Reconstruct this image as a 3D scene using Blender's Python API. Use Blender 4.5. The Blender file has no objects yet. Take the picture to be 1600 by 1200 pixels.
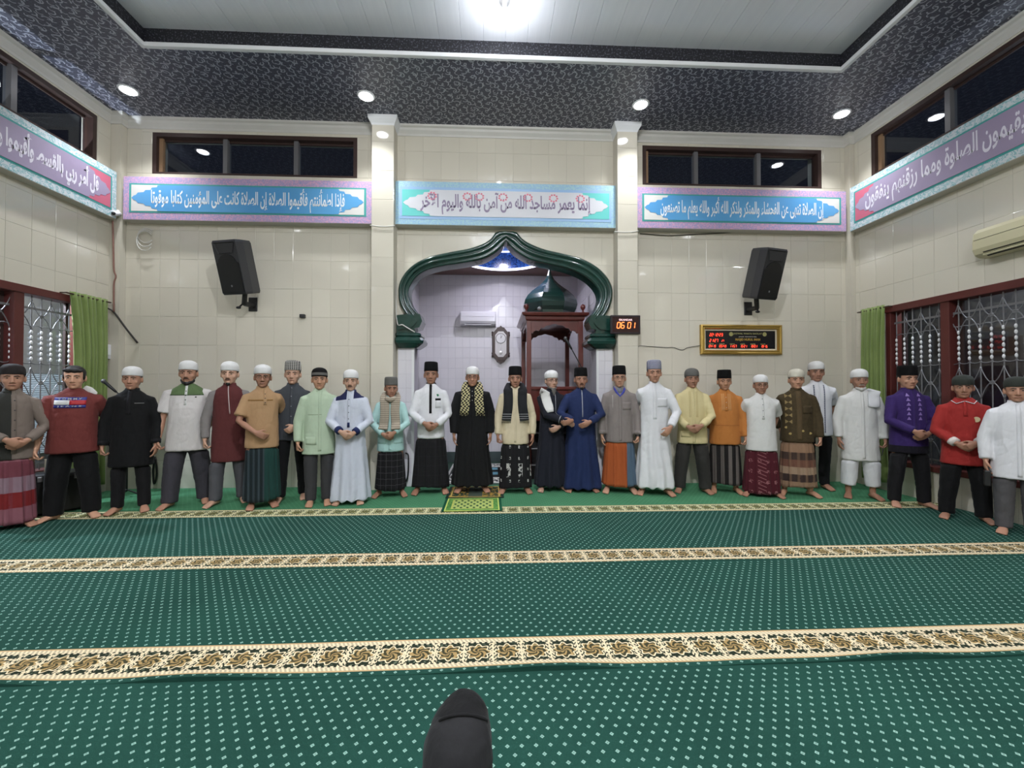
import bpy, bmesh, math, random, time
import numpy as np
from mathutils import Vector, Matrix, noise
from mathutils.bvhtree import BVHTree
random.seed(7)
SC = bpy.context.scene
COL = SC.collection
PI = math.pi
T0 = time.time()

# ---------------------------------------------------------------- camera
FPX, CAMZ = 655.0, 1.38
YAW, PITCH = math.radians(2.59), math.radians(0.79)
cam = bpy.data.objects.new('camera', bpy.data.cameras.new('camera'))
COL.objects.link(cam)
cam.location = (0, 0, CAMZ)
cam.rotation_euler = (PI / 2 + PITCH, 0, -YAW)
cam.data.sensor_width = 36.0
cam.data.lens = FPX / 1600 * 36.0
cam.data.clip_start = 0.05
SC.camera = cam

# ---------------------------------------------------------------- world, exposure
W = bpy.data.worlds.new('night'); SC.world = W
W.use_nodes = True
W.node_tree.nodes['Background'].inputs[0].default_value = (0.004, 0.0045, 0.007, 1)
W.node_tree.nodes['Background'].inputs[1].default_value = 1.0
SC.view_settings.view_transform = 'Standard'
SC.view_settings.look = 'None'
SC.view_settings.exposure = 0.68
SC.view_settings.gamma = 1.0
SC.view_settings.use_curve_mapping = False
LAMP_W = 90.0           # each lamp in the dark border
BULB_W = 450.0          # each unseen fill bulb added in the recessed ceiling
LAMP_COL = (0.93, 0.96, 1.0)

# ---------------------------------------------------------------- the place (metres; camera stands at x=0, y=0)
XL, XR = -5.29, 5.41     # side walls
YB, YR = 6.10, -5.6      # wall with the niche, wall behind the camera
ZC = 5.20                # lower ceiling

_F = Vector((math.sin(YAW) * math.cos(PITCH), math.cos(YAW) * math.cos(PITCH), math.sin(PITCH)))
_R = Vector((math.cos(YAW), -math.sin(YAW), 0))
_U = _R.cross(_F)
def ray(x, y): return _F + _R * ((x - 800) / FPX) - _U * ((y - 600) / FPX)
def on_y(x, y, Y):
    d = ray(x, y); return Vector((0, 0, CAMZ)) + d * (Y / d.y)
def on_z(x, y, Z=0.0):
    d = ray(x, y); return Vector((0, 0, CAMZ)) + d * ((Z - CAMZ) / d.z)

# ---------------------------------------------------------------- object helpers
def put(o, parent=None):
    COL.objects.link(o)
    if parent is not None: o.parent = parent
    return o
def tag(o, label=None, cat=None, group=None, kind=None):
    if label: o['label'] = label
    if cat: o['category'] = cat
    if group: o['group'] = group
    if kind: o['kind'] = kind
    return o
def empty(name, loc=(0, 0, 0), rz=0.0, parent=None):
    o = bpy.data.objects.new(name, None); o.empty_display_size = 0.1
    o.location = loc; o.rotation_euler = (0, 0, rz)
    return put(o, parent)

def unit(v):
    v = Vector(v); return v.normalized() if v.length > 1e-9 else Vector((0, 0, 1))

class MB:
    """collects shapes for ONE mesh"""
    def __init__(s): s.v = []; s.f = []; s.m = []
    def add(s, vs, fs, mi=0, M=None):
        o = len(s.v)
        s.v += [tuple(M @ Vector(p)) if M is not None else tuple(p) for p in vs]
        s.f += [tuple(i + o for i in f) for f in fs]; s.m += [mi] * len(fs)
        return s
    def box(s, a, b, mi=0, M=None):
        (x0, y0, z0), (x1, y1, z1) = a, b
        return s.add([(x0, y0, z0), (x1, y0, z0), (x1, y1, z0), (x0, y1, z0), (x0, y0, z1), (x1, y0, z1), (x1, y1, z1), (x0, y1, z1)],
                     [(0, 3, 2, 1), (4, 5, 6, 7), (0, 1, 5, 4), (1, 2, 6, 5), (2, 3, 7, 6), (3, 0, 4, 7)], mi, M)
    def cbox(s, a, b, c=0.01, mi=0, M=None):
        """box with chamfered edges"""
        bm = bmesh.new(); bmesh.ops.create_cube(bm, size=1)
        ctr = (Vector(a) + Vector(b)) / 2; d = Vector(b) - Vector(a)
        for v in bm.verts: v.co = Vector((v.co.x * d.x, v.co.y * d.y, v.co.z * d.z)) + ctr
        bmesh.ops.bevel(bm, geom=bm.edges[:], offset=min(c, min(abs(q) for q in d) * 0.45), segments=2, profile=0.5, affect='EDGES')
        bm.verts.index_update()
        s.add([v.co[:] for v in bm.verts], [[v.index for v in f.verts] for f in bm.faces], mi, M); bm.free(); return s
    def loft(s, rings, cap=True, mi=0, closed=True):
        n = len(rings[0]); o = len(s.v); fs = []
        vs = [p for r in rings for p in r]
        for k in range(len(rings) - 1):
            for i in range(n if closed else n - 1):
                j = (i + 1) % n
                fs.append((k * n + i, k * n + j, (k + 1) * n + j, (k + 1) * n + i))
        if cap: fs.append(tuple(reversed(range(n)))); fs.append(tuple((len(rings) - 1) * n + i for i in range(n)))
        return s.add(vs, fs, mi)
    def tube(s, pts, rad, n=10, hint=(0, 1, 0), mi=0, cap=True, rnd=True):
        """tapered tube; rad = number, (rx, ry) or a list of them; rounded ends"""
        P = [Vector(p) for p in pts]
        if not isinstance(rad, list): rad = [rad] * len(P)
        rad = [(r, r) if not isinstance(r, tuple) else r for r in rad]
        rings = []
        for i, p in enumerate(P):
            t = unit(P[min(i + 1, len(P) - 1)] - P[max(i - 1, 0)])
            h = Vector(hint)
            if abs(t.dot(h.normalized())) > 0.95: h = Vector((h.y + .3, h.z + .5, h.x + .9))
            sd = unit(t.cross(h)); up = sd.cross(t)
            def ring(c, k): return [tuple(c + sd * (math.cos(2 * PI * q / n) * rad[i][0] * k) + up * (math.sin(2 * PI * q / n) * rad[i][1] * k)) for q in range(n)]
            e = min(rad[i])
            if rnd and i == 0: rings += [ring(p - t * e * .9, .25), ring(p - t * e * .6, .72)]
            rings.append(ring(p, 1))
            if rnd and i == len(P) - 1: rings += [ring(p + t * e * .6, .72), ring(p + t * e * .9, .25)]
        return s.loft(rings, cap, mi)
    def ell(s, c, r, M=None, n=10, m=7, mi=0):
        c = Vector(c); vs = []; fs = []
        R3 = M.to_3x3() if M is not None else Matrix.Identity(3)
        for i in range(m + 1):
            a = -PI / 2 + PI * i / m
            for j in range(n):
                b = 2 * PI * j / n
                vs.append(tuple(c + R3 @ Vector((r[0] * math.cos(a) * math.cos(b), r[1] * math.cos(a) * math.sin(b), r[2] * math.sin(a)))))
        for i in range(m):
            for j in range(n):
                k = (j + 1) % n; fs.append((i * n + j, i * n + k, (i + 1) * n + k, (i + 1) * n + j))
        return s.add(vs, fs, mi)
    def lathe(s, prof, c=(0, 0, 0), n=20, mi=0, axis='z'):
        """prof = [(r, z)...] bottom to top"""
        rings = []
        for r, z in prof:
            q = []
            for j in range(n):
                a = 2 * PI * j / n
                p = (r * math.cos(a), r * math.sin(a), z) if axis == 'z' else (r * math.cos(a), z, r * math.sin(a))
                q.append((c[0] + p[0], c[1] + p[1], c[2] + p[2]))
            rings.append(q)
        return s.loft(rings, True, mi)
    def prism(s, poly, y0, y1, mi=0):
        """poly in (x, z), pushed from y0 (front) to y1 (back); concave polygons are filled properly"""
        bm = bmesh.new()
        vs = [bm.verts.new((x, y0, z)) for x, z in poly]
        es = [bm.edges.new((vs[i], vs[(i + 1) % len(vs)])) for i in range(len(vs))]
        r = bmesh.ops.triangle_fill(bm, use_beauty=True, edges=es)
        bm.verts.index_update()
        tri = [[v.index for v in f.verts] for f in bm.faces]
        A = [v.co[:] for v in bm.verts]; n = len(A); bm.free()
        B = [(x, y1, z) for x, _, z in A]
        fs = tri + [[i + n for i in reversed(t)] for t in tri] + [(i, (i + 1) % n, (i + 1) % n + n, i + n) for i in range(n)]
        return s.add(A + B, fs, mi)
    def mesh(s, name, mats=None, smooth=False, recalc=True):
        me = bpy.data.meshes.new(name)
        me.from_pydata(s.v, [], s.f)
        if mats is not None:
            for m in (mats if isinstance(mats, (list, tuple)) else [mats]): me.materials.append(m)
            if any(s.m): me.polygons.foreach_set('material_index', s.m)
        if recalc:
            bm = bmesh.new(); bm.from_mesh(me); bmesh.ops.recalc_face_normals(bm, faces=bm.faces); bm.to_mesh(me); bm.free()
        if smooth: me.polygons.foreach_set('use_smooth', [True] * len(me.polygons))
        me.update(); return me
    def build(s, name, mats, parent=None, smooth=False, recalc=True, loc=None):
        o = bpy.data.objects.new(name, s.mesh(name, mats, smooth, recalc))
        if loc: o.location = loc
        return put(o, parent)
def link_mesh(name, me, parent=None, loc=None, rot=None, sc=None):
    o = bpy.data.objects.new(name, me)
    if loc is not None: o.location = loc
    if rot is not None: o.rotation_euler = rot
    if sc is not None: o.scale = sc
    return put(o, parent)

# a scratch scene in which modifiers are evaluated
TMP = bpy.data.scenes.new('scratch')
def scratch_graph():
    with bpy.context.temp_override(scene=TMP, view_layer=TMP.view_layers[0]):
        dg = bpy.context.evaluated_depsgraph_get(); dg.update(); return dg
def fused(mb, voxel, smooth=2, ratio=1.0, name='m', fac=.5):
    """one continuous skin around all the overlapping shapes in mb"""
    me = mb.mesh('tmp')
    o = bpy.data.objects.new('tmp', me); TMP.collection.objects.link(o)
    r = o.modifiers.new('r', 'REMESH'); r.mode = 'VOXEL'; r.voxel_size = voxel; r.use_smooth_shade = True
    if smooth:
        q = o.modifiers.new('s', 'SMOOTH'); q.factor = fac; q.iterations = smooth
    if ratio < 1:
        d = o.modifiers.new('d', 'DECIMATE'); d.ratio = ratio
    dg = scratch_graph()
    out = bpy.data.meshes.new_from_object(o.evaluated_get(dg), depsgraph=dg); out.name = name
    bpy.data.objects.remove(o); bpy.data.meshes.remove(me)
    out.polygons.foreach_set('use_smooth', [True] * len(out.polygons))
    return out

# ---------------------------------------------------------------- materials: tiny expression layer over shader nodes
def lin(c, ds=.10):
    g = .25 * c[0] + .65 * c[1] + .10 * c[2]; c = [v + (g - v) * ds for v in c[:3]]
    return tuple(((v / 255) / 12.92 if v / 255 <= 0.04045 else ((v / 255 + 0.055) / 1.055) ** 2.4) for v in c[:3])
NT = None
class S:
    def __init__(s, k): s.k = k
    def __add__(a, b): return mth('ADD', a, b)
    __radd__ = __add__
    def __sub__(a, b): return mth('SUBTRACT', a, b)
    def __rsub__(a, b): return mth('SUBTRACT', b, a)
    def __mul__(a, b): return mth('MULTIPLY', a, b)
    __rmul__ = __mul__
    def __truediv__(a, b): return mth('DIVIDE', a, b)
    def __lt__(a, b): return mth('LESS_THAN', a, b)
    def __gt__(a, b): return mth('GREATER_THAN', a, b)
def _in(sock, v):
    if isinstance(v, S): NT.links.new(v.k, sock)
    elif isinstance(v, (tuple, list)): sock.default_value = tuple(v) + ((1.0,) if len(v) == 3 and len(sock.default_value) == 4 else ())
    else: sock.default_value = v
def mth(op, a, b=None, c=None):
    n = NT.nodes.new('ShaderNodeMath'); n.operation = op
    _in(n.inputs[0], a)
    if b is not None: _in(n.inputs[1], b)
    if c is not None: _in(n.inputs[2], c)
    return S(n.outputs[0])
def frac(a): return mth('FRACT', a)
def absn(a): return mth('ABSOLUTE', a)
def floorn(a): return mth('FLOOR', a)
def sinn(a): return mth('SINE', a)
def modn(a, b): return mth('FLOORED_MODULO', a, b)
def minn(a, b): return mth('MINIMUM', a, b)
def maxn(a, b): return mth('MAXIMUM', a, b)
def hyp(a, b): return mth('SQRT', a * a + b * b)
def both(a, b): return a * b
def either(a, b): return maxn(a, b)
def inside(a, lo, hi): return both(a > lo, a < hi)
def mix(fac, a, b):
    n = NT.nodes.new('ShaderNodeMix'); n.data_type = 'RGBA'
    _in(n.inputs[0], fac); _in(n.inputs[6], a); _in(n.inputs[7], b)
    return S(n.outputs[2])
def coords():
    n = NT.nodes.new('ShaderNodeTexCoord'); q = NT.nodes.new('ShaderNodeSeparateXYZ')
    NT.links.new(n.outputs['Object'], q.inputs[0])
    return S(q.outputs[0]), S(q.outputs[1]), S(q.outputs[2])
def obj_random():
    n = NT.nodes.new('ShaderNodeObjectInfo'); return S(n.outputs['Random'])
def nz(scale=5.0, detail=2.0, sx=1, sy=1, sz=1, rough=.5):
    t = NT.nodes.new('ShaderNodeTexCoord'); m = NT.nodes.new('ShaderNodeMapping'); n = NT.nodes.new('ShaderNodeTexNoise')
    m.inputs['Scale'].default_value = (sx, sy, sz)
    NT.links.new(t.outputs['Object'], m.inputs[0]); NT.links.new(m.outputs[0], n.inputs['Vector'])
    n.inputs['Scale'].default_value = scale; n.inputs['Detail'].default_value = detail; n.inputs['Roughness'].default_value = rough
    return S(n.outputs[0])
def vor(scale=5.0, sx=1, sy=1, sz=1, out='Distance'):
    t = NT.nodes.new('ShaderNodeTexCoord'); m = NT.nodes.new('ShaderNodeMapping'); n = NT.nodes.new('ShaderNodeTexVoronoi')
    m.inputs['Scale'].default_value = (sx, sy, sz)
    NT.links.new(t.outputs['Object'], m.inputs[0]); NT.links.new(m.outputs[0], n.inputs['Vector'])
    n.inputs['Scale'].default_value = scale
    return S(n.outputs[out])
_mats = {}
def mat(name, col=(200, 200, 200), rough=.6, metal=0.0, fn=None, emit=None, estr=0.0, bump=None, bstr=.3, bdist=.01, var=0.0, vscale=6.0, coat=0.0, spec=.5, sheen=0.0, gain=1.0):
    """col in sRGB 0-255 (what the thing is coloured); fn() may return a colour expression instead"""
    global NT
    if name in _mats: return _mats[name]
    m = bpy.data.materials.new(name); m.use_nodes = True; NT = m.node_tree
    b = NT.nodes['Principled BSDF']
    c = tuple(min(1, v * gain) for v in lin(col))
    if fn is not None: _in(b.inputs['Base Color'], fn())
    elif var > 0:
        n = nz(vscale, 3)
        d = tuple(v * (1 - var) for v in c); l = tuple(min(1, v * (1 + var)) for v in c)
        _in(b.inputs['Base Color'], mix(n, d, l))
    else: _in(b.inputs['Base Color'], c)
    b.inputs['Roughness'].default_value = rough; b.inputs['Metallic'].default_value = metal
    b.inputs['Coat Weight'].default_value = coat; b.inputs['Specular IOR Level'].default_value = spec
    b.inputs['Sheen Weight'].default_value = sheen
    if emit is not None:
        b.inputs['Emission Color'].default_value = lin(emit) + (1,); b.inputs['Emission Strength'].default_value = estr
    if bump is not None:
        n = NT.nodes.new('ShaderNodeBump'); n.inputs['Strength'].default_value = bstr; n.inputs['Distance'].default_value = bdist
        _in(n.inputs['Height'], bump()); NT.links.new(n.outputs[0], b.inputs['Normal'])
    _mats[name] = m; return m
def glass_mat(name, tint=(0.9, 0.95, 1.0), refl=.12):
    m = bpy.data.materials.new(name); m.use_nodes = True; nt = m.node_tree; nt.nodes.clear()
    o = nt.nodes.new('ShaderNodeOutputMaterial'); t = nt.nodes.new('ShaderNodeBsdfTransparent'); g = nt.nodes.new('ShaderNodeBsdfGlossy')
    x = nt.nodes.new('ShaderNodeMixShader'); f = nt.nodes.new('ShaderNodeLayerWeight'); p = nt.nodes.new('ShaderNodeMath'); q = nt.nodes.new('ShaderNodeMath')
    t.inputs[0].default_value = tint + (1,); g.inputs['Roughness'].default_value = 0.02; f.inputs[0].default_value = .5
    p.operation = 'POWER'; p.inputs[1].default_value = 5.0; q.operation = 'MULTIPLY_ADD'; q.inputs[1].default_value = .92; q.inputs[2].default_value = .045
    nt.links.new(f.outputs['Facing'], p.inputs[0]); nt.links.new(p.outputs[0], q.inputs[0]); nt.links.new(q.outputs[0], x.inputs[0])
    nt.links.new(t.outputs[0], x.inputs[1]); nt.links.new(g.outputs[0], x.inputs[2]); nt.links.new(x.outputs[0], o.inputs[0])
    return m
def text_mesh(body, size=.1, offset=0.0, extrude=.002, sx=1.0, align='CENTER', name='lettering'):
    c = bpy.data.curves.new('t', 'FONT'); c.body = body; c.size = size; c.align_x = align; c.offset = offset; c.extrude = extrude; c.resolution_u = 3
    o = bpy.data.objects.new('t', c); TMP.collection.objects.link(o)
    dg = scratch_graph()
    me = bpy.data.meshes.new_from_object(o.evaluated_get(dg), depsgraph=dg); me.name = name
    bpy.data.objects.remove(o); bpy.data.curves.remove(c)
    return me
AR = {'ء': 0xFE80, 'آ': 0xFE81, 'أ': 0xFE83, 'ؤ': 0xFE85, 'إ': 0xFE87, 'ئ': 0xFE89, 'ا': 0xFE8D, 'ب': 0xFE8F, 'ة': 0xFE93, 'ت': 0xFE95, 'ث': 0xFE99, 'ج': 0xFE9D, 'ح': 0xFEA1, 'خ': 0xFEA5, 'د': 0xFEA9, 'ذ': 0xFEAB, 'ر': 0xFEAD, 'ز': 0xFEAF, 'س': 0xFEB1, 'ش': 0xFEB5, 'ص': 0xFEB9, 'ض': 0xFEBD, 'ط': 0xFEC1, 'ظ': 0xFEC5, 'ع': 0xFEC9, 'غ': 0xFECD, 'ف': 0xFED1, 'ق': 0xFED5, 'ك': 0xFED9, 'ل': 0xFEDD, 'م': 0xFEE1, 'ن': 0xFEE5, 'ه': 0xFEE9, 'و': 0xFEED, 'ى': 0xFEEF, 'ي': 0xFEF1}
def arabic(s):
    """joins the letters (presentation forms) and lays the line out from right to left"""
    dual = 'بتثجحخسشصضطظعغفقكلمنهيئ'; LA = {'آ': 0xFEF5, 'أ': 0xFEF7, 'إ': 0xFEF9, 'ا': 0xFEFB}
    out = []; prev = False; i = 0
    while i < len(s):
        c = s[i]; n = s[i + 1] if i + 1 < len(s) else ' '
        if c == 'ل' and n in LA: out.append(chr(LA[n] + (1 if prev else 0))); prev = False; i += 2; continue
        if c not in AR: out.append(c); prev = False; i += 1; continue
        nx = n in AR and n != 'ء'
        if c in dual: k = 3 if (prev and nx) else 2 if nx else 1 if prev else 0; prev = nx
        else: k = 1 if prev and c != 'ء' else 0; prev = False
        out.append(chr(AR[c] + k)); i += 1
    return ''.join(reversed(out))
def fit_text(me, w, h, cx=0.0, cz=0.0, y=0.0):
    """flat text mesh (x, y) -> upright in (x, z), scaled to w x h around (cx, cz)"""
    n = len(me.vertices); a = np.empty(n * 3); me.vertices.foreach_get('co', a); a = a.reshape(n, 3)
    lo, hi = a.min(0), a.max(0); sx = w / (hi[0] - lo[0]); sz = h / (hi[1] - lo[1]) if h else sx
    b = np.stack([(a[:, 0] - (lo[0] + hi[0]) / 2) * sx + cx, y - a[:, 2], (a[:, 1] - (lo[1] + hi[1]) / 2) * sz + cz], 1)
    me.vertices.foreach_set('co', b.ravel()); me.update(); return me
# ================================================================ THE SETTING
def ceramic(name, col, rough=.07):
    def f():
        r = obj_random(); n = nz(3.0, 2)
        c = lin(col); d = tuple(v * .94 for v in c)
        return mix(r * .6 + n * .4, d, c)
    return mat(name, fn=f, rough=rough, coat=.3, bump=lambda: nz(7.0, 1), bstr=.05, bdist=.02)
m_tile = ceramic('cream_tile', (214, 207, 190))
m_tile_nave = ceramic('white_tile', (222, 219, 226), .2)
m_grout = mat('grout', (192, 186, 171), .9)
m_grout_w = mat('grout_lilac', (184, 180, 190), .9)
m_paint = mat('cornice_paint', (205, 202, 196), .5, var=.05)
m_plaster = mat('plaster', (205, 198, 182), .7, var=.04)
m_trim = mat('white_trim', (225, 226, 228), .4)
m_slab = mat('floor_slab', (120, 120, 116), .8)
m_frame_dk = mat('dark_wood_frame', (62, 44, 40), .45, var=.2, vscale=9)
m_frame_red = mat('red_brown_frame', (92, 38, 34), .4, var=.15, vscale=8)
m_alu = mat('grey_sash', (120, 118, 120), .4, metal=.3)
m_pine = mat('pale_wood', (150, 116, 84), .6)
m_glass = glass_mat('window_glass')
m_iron = mat('silver_iron', (132, 132, 136), .4, metal=.5)
m_green = mat('arch_green', fn=lambda: mix(nz(9, 4), lin((10, 40, 35)), lin((28, 72, 62))), rough=.22, coat=.5, bump=lambda: nz(16, 4), bstr=.25, bdist=.01)
def ceil_fn():
    x, y, z = coords()
    def arcs(cx, cy, cell, ang):
        ca, sa = math.cos(ang), math.sin(ang)
        u = (x * ca + y * sa) / cell + cx; v = (y * ca - x * sa) / cell + cy
        row = floorn(v); u2 = u + modn(row, 2.0) * .5
        fx = frac(u2) - .5; fy = frac(v) - .5
        r = hyp(fx, fy)
        return both(inside(r, .24, .34), (fx + fy * .6) > .02)
    a = either(arcs(0, 0, .11, .5), arcs(.3, .4, .13, -1.1))
    a = either(a, arcs(.6, .1, .09, 2.3))
    n = nz(60, 2)
    base = mix(n, lin((38, 39, 54)), lin((80, 83, 104)))
    return mix(a * .85, base, lin((176, 178, 192)))
m_ceil = mat('dark_relief_ceiling', fn=ceil_fn, rough=.42, spec=.6, bump=lambda: nz(45, 2), bstr=.5, bdist=.01)
m_plank = mat('pvc_plank', fn=lambda: mix(nz(30, 2, 1, .05, 1), lin((224, 226, 236)), lin((234, 236, 244))), rough=.3)

# ---- floor slab, outer shell
MB().box((XL - .3, YR - .3, -.20), (XR + .3, 8.4, -.015)).build('floor', m_slab)['kind'] = 'structure'

def rects_minus(cells, holes):
    for hx0, hx1, hz0, hz1 in holes:
        out = []
        for (x0, x1, z0, z1) in cells:
            if hx0 >= x1 or hx1 <= x0 or hz0 >= z1 or hz1 <= z0: out.append((x0, x1, z0, z1)); continue
            if z0 < hz0: out.append((x0, x1, z0, hz0))
            if z1 > hz1: out.append((x0, x1, hz1, z1))
            a, b = max(z0, hz0), min(z1, hz1)
            if x0 < hx0: out.append((x0, hx0, a, b))
            if x1 > hx1: out.append((hx1, x1, a, b))
        cells = out
    return cells
_tile_me = {}
def tile_shape(mb, x0, x1, z0, z1, g=.0013, t=.004):
    a, b, c, d = x0 + g, x1 - g, z0 + g, z1 - g; e = .003
    mb.add([(a, 0, c), (b, 0, c), (b, 0, d), (a, 0, d), (a, -t * .6, c), (b, -t * .6, c), (b, -t * .6, d), (a, -t * .6, d),
            (a + e, -t, c + e), (b - e, -t, c + e), (b - e, -t, d - e), (a + e, -t, d - e)],
           [(8, 9, 10, 11), (4, 5, 9, 8), (5, 6, 10, 9), (6, 7, 11, 10), (7, 4, 8, 11), (0, 1, 5, 4), (1, 2, 6, 5), (2, 3, 7, 6), (3, 0, 4, 7)])
def tiles(parent, x0, x1, z0, z1, tw, th, m, holes=(), limit=300, ph=0.0, low=0.0, curve=None, name='tile', tilt=.0035, yoff=0.0):
    cells = []
    nx = int(math.ceil((x1 - x0) / tw)) + 1; nzr = int(math.ceil((z1 - z0) / th)) + 1
    for j in range(nzr):
        for i in range(-1, nx):
            a, b = max(x0, x0 + ph + i * tw), min(x1, x0 + ph + (i + 1) * tw); c, d = z0 + j * th, min(z1, z0 + (j + 1) * th)
            if b - a > .02 and d - c > .02: cells.append((a, b, c, d))
    cells = [c for c in rects_minus(cells, holes) if c[1] - c[0] > .015 and c[3] - c[2] > .015]
    cells.sort(key=lambda c: (c[2] < low, -(c[1] - c[0]) * (c[3] - c[2])))
    rest = MB(); n = 0
    for (a, b, c, d) in cells:
        poly = None
        if curve is not None and b > curve[0] and a < curve[1]:
            xs = np.linspace(a, b, 7); zs = [max(c, curve[2](q)) for q in xs]
            if min(zs) >= d - .01: continue
            if max(zs) > c + .01:
                zs = [min(q, d) for q in zs]
                poly = [(float(q), float(w)) for q, w in zip(xs, zs)] + [(float(q), d) for q, w in reversed(list(zip(xs, zs))) if w < d - .012]
                if len(poly) < 9: continue
        if n < limit:
            if poly:
                mb = MB(); mb.prism(poly, -.006 + yoff, yoff); mb.build(name, m, parent)
            else:
                key = (m.name, round(b - a, 3), round(d - c, 3))
                if key not in _tile_me:
                    q = MB(); w, h = (b - a) / 2, (d - c) / 2; tile_shape(q, -w, w, -h, h); _tile_me[key] = q.mesh(name, m)
                link_mesh(name, _tile_me[key], parent, ((a + b) / 2, yoff, (c + d) / 2), (random.uniform(-tilt, tilt), 0, random.uniform(-tilt, tilt)))
            n += 1
        else: tile_shape(rest, a, b, c, d)
    if rest.v:
        o = rest.build(name, m, parent); o['kind'] = 'stuff'
        if yoff: o.location.y = yoff

# ---- arch outline (ogee), in world x / z on the plane of the wall
def Q(zx, zy, Y=6.04):
    p = on_y(600 + zx / 4.21, 350 + zy / 4.21, Y); return (p.x, p.z)
A_OUT_L = [(150, 605), (125, 570), (104, 530), (95, 470), (98, 400), (130, 330), (200, 262), (300, 214), (430, 184), (560, 160), (660, 125), (710, 88), (738, 52), (803, 46)]
A_IN_L = [(245, 630), (235, 598), (195, 555), (170, 510), (160, 450), (175, 400), (215, 345), (280, 303), (380, 276), (500, 258), (640, 232), (720, 193), (770, 152), (803, 108)]
A_OUT_R = [(1450, 612), (1482, 560), (1502, 490), (1502, 420), (1470, 350), (1400, 280), (1300, 226), (1180, 194), (1055, 165), (955, 125), (902, 88), (872, 52), (803, 46)]
A_IN_R = [(1340, 640), (1352, 612), (1392, 565), (1420, 500), (1415, 440), (1370, 380), (1300, 330), (1200, 290), (1100, 268), (965, 235), (885, 192), (836, 152), (803, 108)]
def smooth_poly(pts, n):
    """Catmull-Rom through pts, n points evenly along"""
    P = [np.array(p, float) for p in pts]; P = [2 * P[0] - P[1]] + P + [2 * P[-1] - P[-2]]
    out = []
    for i in range(1, len(P) - 2):
        for t in np.linspace(0, 1, 12, endpoint=False):
            a, b, c, d = P[i - 1], P[i], P[i + 1], P[i + 2]
            out.append(.5 * ((2 * b) + (c - a) * t + (2 * a - 5 * b + 4 * c - d) * t * t + (3 * b - a - 3 * c + d) * t ** 3))
    out.append(P[-2]); out = np.array(out)
    L = np.r_[0, np.cumsum(np.hypot(*np.diff(out, axis=0).T))]
    s = np.linspace(0, L[-1], n)
    return np.stack([np.interp(s, L, out[:, 0]), np.interp(s, L, out[:, 1])], 1)
NA = 44
outL, inL, outR, inR = (smooth_poly([Q(*p) for p in q], NA) for q in (A_OUT_L, A_IN_L, A_OUT_R, A_IN_R))
OUT = np.vstack([outL, outR[::-1][1:]]); INN = np.vstack([inL, inR[::-1][1:]])
MID = (OUT + INN) / 2
iL, iR = int(np.argmin(MID[:, 0])), int(np.argmax(MID[:, 0]))
_mx, _mz = MID[iL:iR + 1, 0], MID[iL:iR + 1, 1]
AX0, AX1 = float(_mx[0]), float(_mx[-1])
def arch_z(x): return float(np.interp(x, _mx, _mz)) if AX0 <= x <= AX1 else 0.0

# ---- wall with the niche
TW, TH = .262, .405
WINB = [(-4.81, -1.96, 4.43, 5.02), (2.22, 4.98, 4.43, 5.02)]
wall_back = empty('wall_back', (0, YB, 0)); wall_back['kind'] = 'structure'
s = MB()
for (a, b, c, d) in rects_minus([(XL - .3, AX0, -.1, ZC + .5), (AX1, XR + .3, -.1, ZC + .5)], WINB): s.box((a, 0, c), (b, .28, d))
xs = np.linspace(AX0, AX1, 61)
for i in range(60):
    a, b = float(xs[i]), float(xs[i + 1]); za, zb = arch_z(a + 1e-4), arch_z(b - 1e-4); zt = ZC + .5
    s.add([(a, 0, za), (b, 0, zb), (b, 0, zt), (a, 0, zt), (a, .28, za), (b, .28, zb), (b, .28, zt), (a, .28, zt)], [(0, 1, 2, 3), (7, 6, 5, 4), (0, 4, 5, 1)])
s.build('wall_shell', m_grout, wall_back, recalc=False)
tiles(wall_back, -5.15, 5.34, -.02, 5.13, TW, TH, m_tile, holes=WINB + [(-1.68, -1.40, -1, 6), (1.79, 2.05, -1, 6), (-5.15, 5.34, 3.76, 4.27), (AX0, AX1, -1, 2.6), (-1.42, AX0, -1, 2.3), (AX1, 1.80, -1, 2.3)],
      limit=300, ph=-.06, low=.35, curve=(AX0, AX1, arch_z))
# square engaged pillars and corner piers
for k, (a, b, f, lo) in enumerate([(-1.69, -1.385, .22, 0), (1.775, 2.065, .22, 0), (XL, -5.15, .10, 0), (5.335, XR, .10, 0)]):
    p = empty('pillar', (0, YB, 0)); p['kind'] = 'structure'
    MB().box((a, -f, -.02), (b, .02, ZC)).build('pillar_core', m_plaster, p)
    if k < 2:
        q = empty('facing', (0, -f, 0), 0, p); tiles(q, a, b, -.02, 5.09, b - a, TH, m_tile, limit=40, tilt=.002)
        c = MB()
        for (z, e) in [(5.08, .0), (5.12, .015), (5.16, .05), (5.20, .055)]: pass
        rings = [[(a - e, -f - e, z), (b + e, -f - e, z), (b + e, .02, z), (a - e, .02, z)] for z, e in [(5.07, .002), (5.10, .012), (5.15, .045), (5.20, .05)]]
        c.loft(rings); c.build('pillar_cap', m_trim, p)
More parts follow.
